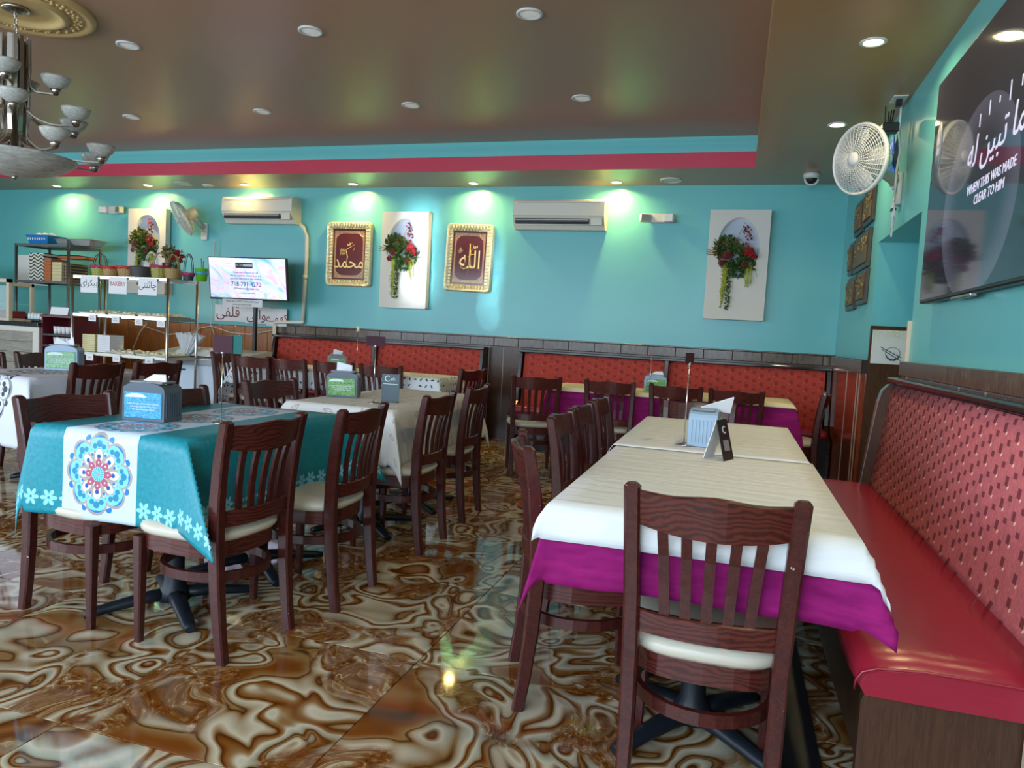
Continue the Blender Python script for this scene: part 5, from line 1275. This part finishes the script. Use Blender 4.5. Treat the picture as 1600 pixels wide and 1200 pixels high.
sign('white paper sign with blue Urdu lettering, right on the bakery rack', (-6.185, RY0-0.022, 1.555), 0.25, 0.185, [('\uFBFD\uFEE8\uFEE8\uFE8B\uFE8E\uFB7C', 0.10, 0, 0.015, 'ink', 0.95)], group=sg)
for k, (x, z) in enumerate(((-6.93, 1.18), (-6.60, 1.175), (-6.28, 1.165), (-5.98, 1.16))):
    sign('small price label on the upper wire shelf, %s of four' % ('leftmost', 'second', 'third', 'rightmost')[k], (x-0.02, RY0-0.02, z), 0.105, 0.075, [('price\n$ each', 0.022, 0, 0, 'ink', 1)], group='small price labels', cat='price label')
for k, (x, z) in enumerate(((-6.98, 0.735), (-6.60, 0.74), (-6.15, 0.74))):
    sign('small price label on the lower wire shelf, %s of three' % ('leftmost', 'middle', 'rightmost')[k], (x, RY0-0.02, z), 0.105, 0.075, [('price', 0.022, 0, 0, 'ink', 1)], group='small price labels', cat='price label')
# trays of sweets
def tray(label, x0, x1, y0, y1, z, seed, mat='sweets'):
    t = thing('sweets_tray', label, 'tray of sweets', ((x0+x1)/2, (y0+y1)/2, z), 0, 'trays of pale sweets'); w, d = (x1-x0)/2, (y1-y0)/2
    bm = BM(); box(bm, -w, w, -d, d, 0, 0.012, 0.004); obj('tray', bm, 'steel', t)
    bm = BM(); box(bm, -w, w, -d-0.012, d, 0.013, 0.022, 0.003); obj('liner', bm, mat, t)
    rng = random.Random(seed); bm = BM()
    for i in range(int(w*150)):
        sphere(bm, (rng.uniform(-w+0.04, w-0.04), rng.uniform(-d+0.04, d-0.04), 0.018+rng.uniform(0, 0.012)), rng.uniform(0.018, 0.032), 8, 0.7)
    obj('sweets', bm, mat, t, kind='stuff')
    return t
for k in range(3):
    tray('metal tray of pale wrapped sweets on the upper shelf, %s' % ('left', 'middle', 'right')[k], RX0+0.06+0.42*k, RX0+0.44+0.42*k, RY0+0.03, RY1-0.03, 1.225, k)
for k in range(2):
    tray('metal tray of pale sweets on the lower shelf, %s' % ('middle', 'right')[k], RX0+0.46+0.42*k, RX0+0.86+0.42*k, RY0+0.03, RY1-0.03, 0.79, 9+k)
for k in range(2):
    t = thing('box_stack', 'stack of cream bakery boxes on the lower shelf, %s one' % ('left', 'right')[k], 'box stack', (RX0+0.13+0.20*k, RY0+0.2+0.02*k, 0.79), 0, 'cream bakery box stacks')
    for q in range(9):
        bm = BM(); box(bm, -0.09, 0.09, -0.1, 0.1, q*0.022+0.001, q*0.022+0.0215, 0.001); obj('box', bm, 'paper' if k else 'creambox', t)
# crinkled cellophane bouquet
bm = BM(); b = bmesh.new(); N = 40; R0 = [b.verts.new((0.03*math.cos(2*PI*i/N), 0.03*math.sin(2*PI*i/N), 0)) for i in range(N)]; rng = random.Random(5); prev = R0
for s in range(1, 6):
    cur = [b.verts.new(((0.05+0.05*s)*math.cos(2*PI*i/N)*(1+0.10*math.sin(i*5)+rng.uniform(-.05, .05)), (0.03+0.022*s)*math.sin(2*PI*i/N), 0.05*s+0.012*math.sin(i*3)+0.02*s*abs(math.cos(PI*i/N)))) for i in range(N)]
    for i in range(N): b.faces.new((prev[i], prev[(i+1) % N], cur[(i+1) % N], cur[i]))
    prev = cur
merge(bm, b); w_ = tag(obj('wrapped_bouquet', bm, 'wrap', None, loc=(-6.12, 7.0, 0.79)), 'crinkled gold and clear cellophane wrapped gift beside the bakery rack', 'wrapped gift'); w_.rotation_euler = (0, rad(15), 0); w_.scale = (0.62, 0.62, 0.85)
# baskets on top of the rack
def basket(label, x, y, z, r0, r1, h, mat, band=None, handle=None, hh_=0.16, n=20, lining=None):
    t = thing('basket', label, 'basket', (x, y, z), 0, 'small baskets on the bakery rack')
    bm = BM(); prof = [(0, 0.002), (r0, 0.002)]
    for k in range(1, 9): prof.append((r0+(r1-r0)*k/8 + (0.004 if k % 2 else -0.002), h*k/8))
    prof += [(r1-0.008, h), (r0-0.004, 0.012), (0, 0.012)]; lathe(bm, prof, n); obj('woven_body', bm, mat, t)
    if band:
        bm = BM(); tube(bm, [((r1+0.002)*math.cos(a), (r1+0.002)*math.sin(a), h-0.015+0.006*math.sin(a*9)) for a in [2*PI*i/36 for i in range(36)]], 0.016, 6, True, 0.5, 1.0); obj('ribbon_trim', bm, band, t)
    if handle:
        for q in (-1, 1) if handle != 'green' else (1,):
            bm = BM(); tube(bm, [(r1*0.95*math.cos(a), q*0.012, h*0.9 + hh_*math.sin(a)) for a in [PI*i/14 for i in range(15)]], 0.0045, 6); obj('handle', bm, handle, t)
    return t
zb = 1.655
basket('pink-trimmed woven basket, leftmost on the bakery rack', -7.10, 6.72, zb, 0.08, 0.10, 0.13, 'greenwicker', 'pink', 'darkwicker', 0.15)
basket('tan basket filled with yellow packets, second from left on the rack', -6.88, 6.66, zb, 0.075, 0.09, 0.12, 'wicker', 'red', None)
basket('tan basket with a wide red frilled rim on the bakery rack', -6.70, 6.72, zb, 0.09, 0.12, 0.13, 'wicker', 'red', None)
basket('pale basket with tall looped handles behind the red-rimmed one', -6.50, 6.86, zb, 0.07, 0.085, 0.16, 'paper', None, 'paper', 0.17)
basket('low dark woven basket in the middle of the bakery rack', -6.47, 6.68, zb, 0.105, 0.125, 0.13, 'darkwicker', None, None)
basket('yellow-green basket with pink rim and many looped handles', -6.23, 6.70, zb, 0.08, 0.10, 0.15, 'greenwicker', 'pink', 'wicker', 0.16)
basket('golden square-woven basket with arched cane handles', -6.05, 6.70, zb, 0.075, 0.085, 0.12, 'wicker', None, 'wicker', 0.17)
basket('small dark plum basket with one tall cane handle', -5.91, 6.78, zb, 0.05, 0.06, 0.085, 'darkwicker', 'pink', 'darkwicker', 0.22)
t = thing('flower_vase', 'green foliage and red bloom standing behind the baskets', 'artificial plant', (-6.15, 6.87, zb), 0)
rng = random.Random(11); bm = BM(); cyl(bm, 0, 0, 0, 0.12, 0.05, 16, 0.06); obj('pot', bm, 'darkwicker', t)
bm = BM(); blob(rng, bm, (0, -0.05, 0.22), 0.10, 120, 0.05); blob(rng, bm, (-0.06, -0.05, 0.31), 0.07, 80, 0.05)
for k in range(14):
    a = rng.uniform(-1.3, 1.3); tube(bm, [(0, -0.02, 0.12), (0.06*math.sin(a)*2, -0.03, 0.24), (0.24*math.sin(a), -0.05, 0.16+0.2*math.cos(a))], 0.003, 4)
obj('foliage', bm, 'leafb', t, kind='stuff')
bm = BM(); blob(rng, bm, (0.10, -0.09, 0.27), 0.045, 40, 0.045, flat=0.5); obj('bloom', bm, 'redflower', t)
t = thing('green_bucket', 'lime green bucket with blue band at the right end of the rack', 'bucket', (-5.955, 6.60, zb))
t.location = (-5.80, 6.86, zb)
bm = BM(); lathe(bm, [(0, 0.002), (0.055, 0.002), (0.072, 0.14), (0.078, 0.145), (0.066, 0.14), (0.05, 0.01), (0, 0.01)], 24); obj('body', bm, 'green', t)
bm = BM(); lathe(bm, [(0.066, 0.075), (0.070, 0.078), (0.074, 0.108), (0.070, 0.110)], 24); obj('band', bm, 'bluerim', t)
bm = BM(); tube(bm, [(0, 0, 0.12), (-0.01, 0, 0.26)], 0.005, 5); tube(bm, [(0.01, 0, 0.12), (0.022, 0, 0.23)], 0.005, 5); obj('stems', bm, 'leaf', t)

# dark rack goods
for k, (x, w_, h_, mt, lab) in enumerate(((-9.00, 0.26, 0.37, 'wave', 'stack of black and white wave-patterned boxes on the dark rack'), (-8.80, 0.12, 0.30, 'orangebox', 'stack of orange boxes on the dark rack'),
                                          (-8.64, 0.17, 0.255, 'creambox', 'stack of cream boxes on the dark rack'), (-8.47, 0.15, 0.24, 'darkbox', 'stack of dark patterned boxes on the dark rack'))):
    t = thing('box_stack', lab, 'box stack', (x, 7.62, 1.62), 0); nq = max(4, int(h_/0.042)); hq = h_/nq
    for q in range(nq):
        bm = BM(); box(bm, -w_/2+0.003*(q % 2), w_/2-0.002, -0.13, 0.13, q*hq+0.001, (q+1)*hq-0.0005, 0.002); bo = obj('box', bm, mt, t)
t = thing('flat_box', 'flat orange box lying over the box stacks on the dark rack', 'box', (-8.62, 7.78, 1.94))
bm = BM(); box(bm, -0.22, 0.25, -0.1, 0.1, 0, 0.035, 0.003); obj('carton', bm, 'orangebox', t)
bm = BM(); box(bm, -0.2, 0.1, -0.08, 0.08, 0.036, 0.05, 0.003); obj('lid', bm, 'black', t)
t = thing('blue_crate', 'bright blue plastic basket with bread on top of the dark rack', 'crate', (-8.98, 7.62, 2.105))
bm = BM(); b = bmesh.new()
lo_ = [b.verts.new(p) for p in ((-0.15, -0.11, 0), (0.15, -0.11, 0), (0.15, 0.11, 0), (-0.15, 0.11, 0))]; hi_ = [b.verts.new(p) for p in ((-0.20, -0.14, 0.12), (0.20, -0.14, 0.12), (0.20, 0.14, 0.12), (-0.20, 0.14, 0.12))]
b.faces.new(lo_[::-1])
for k in range(4): b.faces.new((lo_[k], lo_[(k+1) % 4], hi_[(k+1) % 4], hi_[k]))
merge(bm, b); cr_ = obj('body', bm, 'bluecrate', t); cr_.modifiers.new('t', 'SOLIDIFY').thickness = 0.006
for q in range(8):
    bm = BM(); box(bm, -0.165+0.04*q, -0.145+0.04*q, -0.136, -0.130, 0.055, 0.085, mat=T(0, 0.0, 0)); obj('slot', bm, 'paper', cr_)
bm = BM()
for q in range(6): sphere(bm, (-0.14+0.055*q, 0.0+0.03*(-1)**q, 0.115), 0.055, 10, 0.8)
obj('bread', bm, 'paper', t)
for k, (x, w_, lab) in enumerate(((-8.62, 0.24, 'crumpled foil pan beside the blue crate on the dark rack'), (-8.30, 0.42, 'long foil tray at the right end of the dark rack top'))):
    t = thing('foil_pan', lab, 'foil tray', (x, 7.66, 2.105), 0, 'foil trays')
    bm = BM(); b = bmesh.new(); n_ = 14; A = []
    for (s_, z) in ((0.8, 0), (1.0, 0.07), (1.06, 0.075)):
        A.append([b.verts.new((w_/2*s_*max(-1, min(1, 1.3*math.cos(2*PI*i/n_))), 0.13*s_*max(-1, min(1, 1.3*math.sin(2*PI*i/n_))), z)) for i in range(n_)])
    b.faces.new(A[0][::-1])
    for P_, Q_ in zip(A, A[1:]):
        for i in range(n_): b.faces.new((P_[i], P_[(i+1) % n_], Q_[(i+1) % n_], Q_[i]))
    merge(bm, b); obj('pan', bm, 'foil', t)
    bm = BM(); box(bm, -w_/2, w_/2, -0.13, 0.13, 0.074, 0.082, 0.003); obj('lid', bm, 'foil', t)

# ---------------------------------------------------------------- service counter, shelf unit, freezer
t = thing('service_counter', 'white-framed counter with grey wood front and black granite top', 'counter', (-8.92, 6.87, 0))
bm = BM(); box(bm, -1.5, 1.04, -0.25, 0.08, 0.0, 1.03); obj('body', bm, 'panelwhite', t)
bm = BM(); box(bm, -1.55, 1.055, -0.30, 0.10, 1.032, 1.085, 0.005); obj('worktop', bm, 'granite', t)
for (x0, x1) in ((-1.40, -0.50), (-0.36, 0.945)):
    bm = BM()
    fr_ = obj('front_panel', (lambda bb: (box(bb, x0, x1, -0.257, -0.242, 0.09, 0.975), bb)[1])(bm), 'black', t)
    for q in range(7):
        bm = BM(); z0_ = 0.105+0.126*q; box(bm, x0+0.006, x1-0.006, -0.265, -0.252, z0_-0.01, z0_+0.112, 0.0015); obj('plank', bm, 'greywood', fr_)
bm = BM(); box(bm, -0.5, -0.36, -0.27, -0.245, 0, 0.97); box(bm, 0.945, 1.04, -0.27, -0.245, 0, 0.97); box(bm, -1.5, 1.04, -0.27, -0.245, 0.972, 1.031); obj('frame', bm, 'panelwhite', t)
t = thing('glass_display_case', 'steel-framed glass display case standing on the service counter', 'display case', (-8.97, 6.76, 1.086))
bm = BM(); box(bm, 0.60, 0.645, -0.18, -0.135, 0, 0.50); box(bm, 0.60, 0.635, 0.12, 0.155, 0, 0.46); box(bm, -0.7, 0.645, -0.18, -0.135, 0.455, 0.50); box(bm, 0.60, 0.635, -0.17, 0.155, 0.42, 0.46); box(bm, -0.7, 0.635, -0.17, 0.155, 0.0, 0.03); obj('frame', bm, 'beige', t)
bm = BM(); box(bm, -0.7, 0.60, -0.155, -0.15, 0.03, 0.42); obj('pane', bm, 'glass', t)
bm = BM(); box(bm, -0.65, 0.55, -0.1, 0.12, 0.03, 0.12, 0.01); obj('tray', bm, 'darkred', t)
bm = BM(); box(bm, -0.65, 0.58, -0.12, 0.12, 0.20, 0.206); obj('shelf', bm, 'glass', t)
t = thing('condiment_rack', 'rack of glass jars with steel lids on the counter end', 'jar rack', (-8.06, 6.70, 1.086))
bm = BM(); box(bm, -0.10, 0.13, -0.05, 0.05, 0.02, 0.028); box(bm, -0.10, 0.13, -0.05, -0.045, 0.03, 0.036)
for q in (-0.10, 0.03, 0.125): box(bm, q, q+0.005, -0.05, -0.045, 0, 0.036)
obj('tray', bm, 'black', t)
for q in range(5):
    bm = BM(); cyl(bm, -0.08+0.048*q, 0, 0.028, 0.10, 0.021, 12); j = obj('jar', bm, 'printwhite', t)
    bm = BM(); cyl(bm, -0.08+0.048*q, 0, 0.10, 0.118, 0.020, 12, 0.012); obj('lid', bm, 'steel', j)
t = thing('maroon_shelf_unit', 'maroon open shelf unit with glasses beside the counter end', 'shelf unit', (-7.63, 6.80, 0))
for x in (-0.235, 0.215):
    bm = BM(); box(bm, x, x+0.02, -0.18, 0.18, 0, 1.155); obj('side', bm, 'maroon', t)
bm = BM(); box(bm, -0.215, 0.215, 0.17, 0.18, 0, 1.155); obj('back', bm, 'maroon', t)
for z in (0.30, 0.62, 0.835, 0.965, 1.185):
    bm = BM(); box(bm, -0.214, 0.214, -0.18, 0.169, z-0.028, z, 0.003) if z < 1.1 else box(bm, -0.245, 0.245, -0.19, 0.185, z-0.028, z, 0.003); obj('shelf', bm, 'maroon' if z > 1 else 'black', t)
for lev in range(2):
    for q in range(5):
        w_ = ('upper', 'lower')[lev]; n_ = ('leftmost', 'second from left', 'middle', 'second from right', 'rightmost')[q]
        t = thing('glass_cup', 'white stacked cup, %s on the %s shelf of the maroon unit' % (n_, w_), 'cup', (-7.73+0.062*q, 6.70, (0.966, 0.836)[lev]), 0, 'cups in the maroon shelf unit')
        bm = BM(); lathe(bm, [(0, 0), (0.022, 0), (0.028, 0.085), (0.026, 0.085), (0.020, 0.006), (0, 0.006)], 12); obj('body', bm, 'paper', t)
sign('blank pink-white card lying against the wall on the maroon shelf unit', (-7.66, 6.68, 1.235), 0.27, 0.09, [], tilt=rad(-12))
t = thing('cash_terminal', 'dark till screen with paper roll behind the glass case', 'till', (-9.9, 7.3, 1.17))
bm = BM(); box(bm, -0.3, 0.25, -0.05, 0.05, 0.42, 0.62, 0.01, mat=RY(rad(4))); box(bm, -0.04, 0.04, -0.02, 0.02, 0, 0.45); box(bm, -0.3, 0.3, -0.2, 0.2, -0.02, 0.0, 0.004); obj('screen', bm, 'black', t)
bm = BM(); box(bm, -0.05, 0.25, -0.06, -0.05, 0.44, 0.50); obj('paper_strip', bm, 'paper', t)
t = thing('back_counter', 'dark back counter under the till at the far left', 'counter', (-10.0, 7.6, 0))
bm = BM(); box(bm, -0.65, 0.55, -0.45, 0.3, 0, 1.12); obj('body', bm, 'maroon', t)
bm = BM(); box(bm, -0.67, 0.57, -0.47, 0.3, 1.12, 1.15, 0.003); obj('worktop', bm, 'granite', t)

t = thing('chest_freezer', 'white ice cream chest with sloping grey lid under the stand television', 'freezer', (-6.02, 7.38, 0))
bm = BM(); box(bm, -0.72, 0.53, -0.38, 0.34, 0.05, 0.70, 0.015, 3); obj('body', bm, 'freezer', t)
bm = BM(); prism(bm, [(-0.395, 0.703), (-0.395, 0.765), (-0.36, 0.785), (0.30, 0.875), (0.36, 0.87), (0.36, 0.703)], -0.74, 0.55, Matrix(((0, 0, 1, 0), (1, 0, 0, 0), (0, 1, 0, 0), (0, 0, 0, 1)))); obj('lid', bm, 'freezerlid', t)
bm = BM(); box(bm, -0.16, -0.09, -0.387, -0.378, 0.625, 0.645, 0.002); obj('badge', bm, 'tealcard', t)
bm = BM(); box(bm, -0.70, 0.50, -0.35, 0.32, 0.0, 0.05); obj('plinth', bm, 'black', t)
def heap(name, label, cat, loc, rz, w, d, h, mat, seed, n=18):
    rng = random.Random(seed); bm = BM(); b = bmesh.new(); G2 = []
    for i in range(n+1):
        row = []
        for j in range(n+1):
            u, v = -1+2*i/n, -1+2*j/n; e = max(0, 1-u**4)*max(0, 1-v**4)
            row.append(b.verts.new((u*w/2, v*d/2, h*e*(0.45+0.35*math.sin(i*1.1+seed)*math.cos(j*0.9)+rng.uniform(-.15, .15)) + 0.002)))
        G2.append(row)
    for i in range(n):
        for j in range(n): b.faces.new((G2[i][j], G2[i+1][j], G2[i+1][j+1], G2[i][j+1]))
    merge(bm, b); o = tag(obj(name, bm, mat, None, loc=loc), label, cat); o.rotation_euler = (0, 0, rz); o.modifiers.new('t', 'SOLIDIFY').thickness = 0.002; return o
heap('plastic_wrap', 'crumpled clear plastic wrap heaped on the grey chest lid', 'plastic wrap', (-6.05, 7.16, 0.80), 0, 0.62, 0.30, 0.13, 'wrap', 2)
bm = BM(); napkin(bm, [(-0.09, 0, 0), (0.07, 0, 0), (0.03, 0.03, 0.13), (0.02, 0.03, 0.22)]); tag(obj('folded_napkin', bm, 'cloth', None, loc=(-5.66, 7.30, 0.852)), 'white pointed paper napkin standing on the grey chest lid', 'napkin')
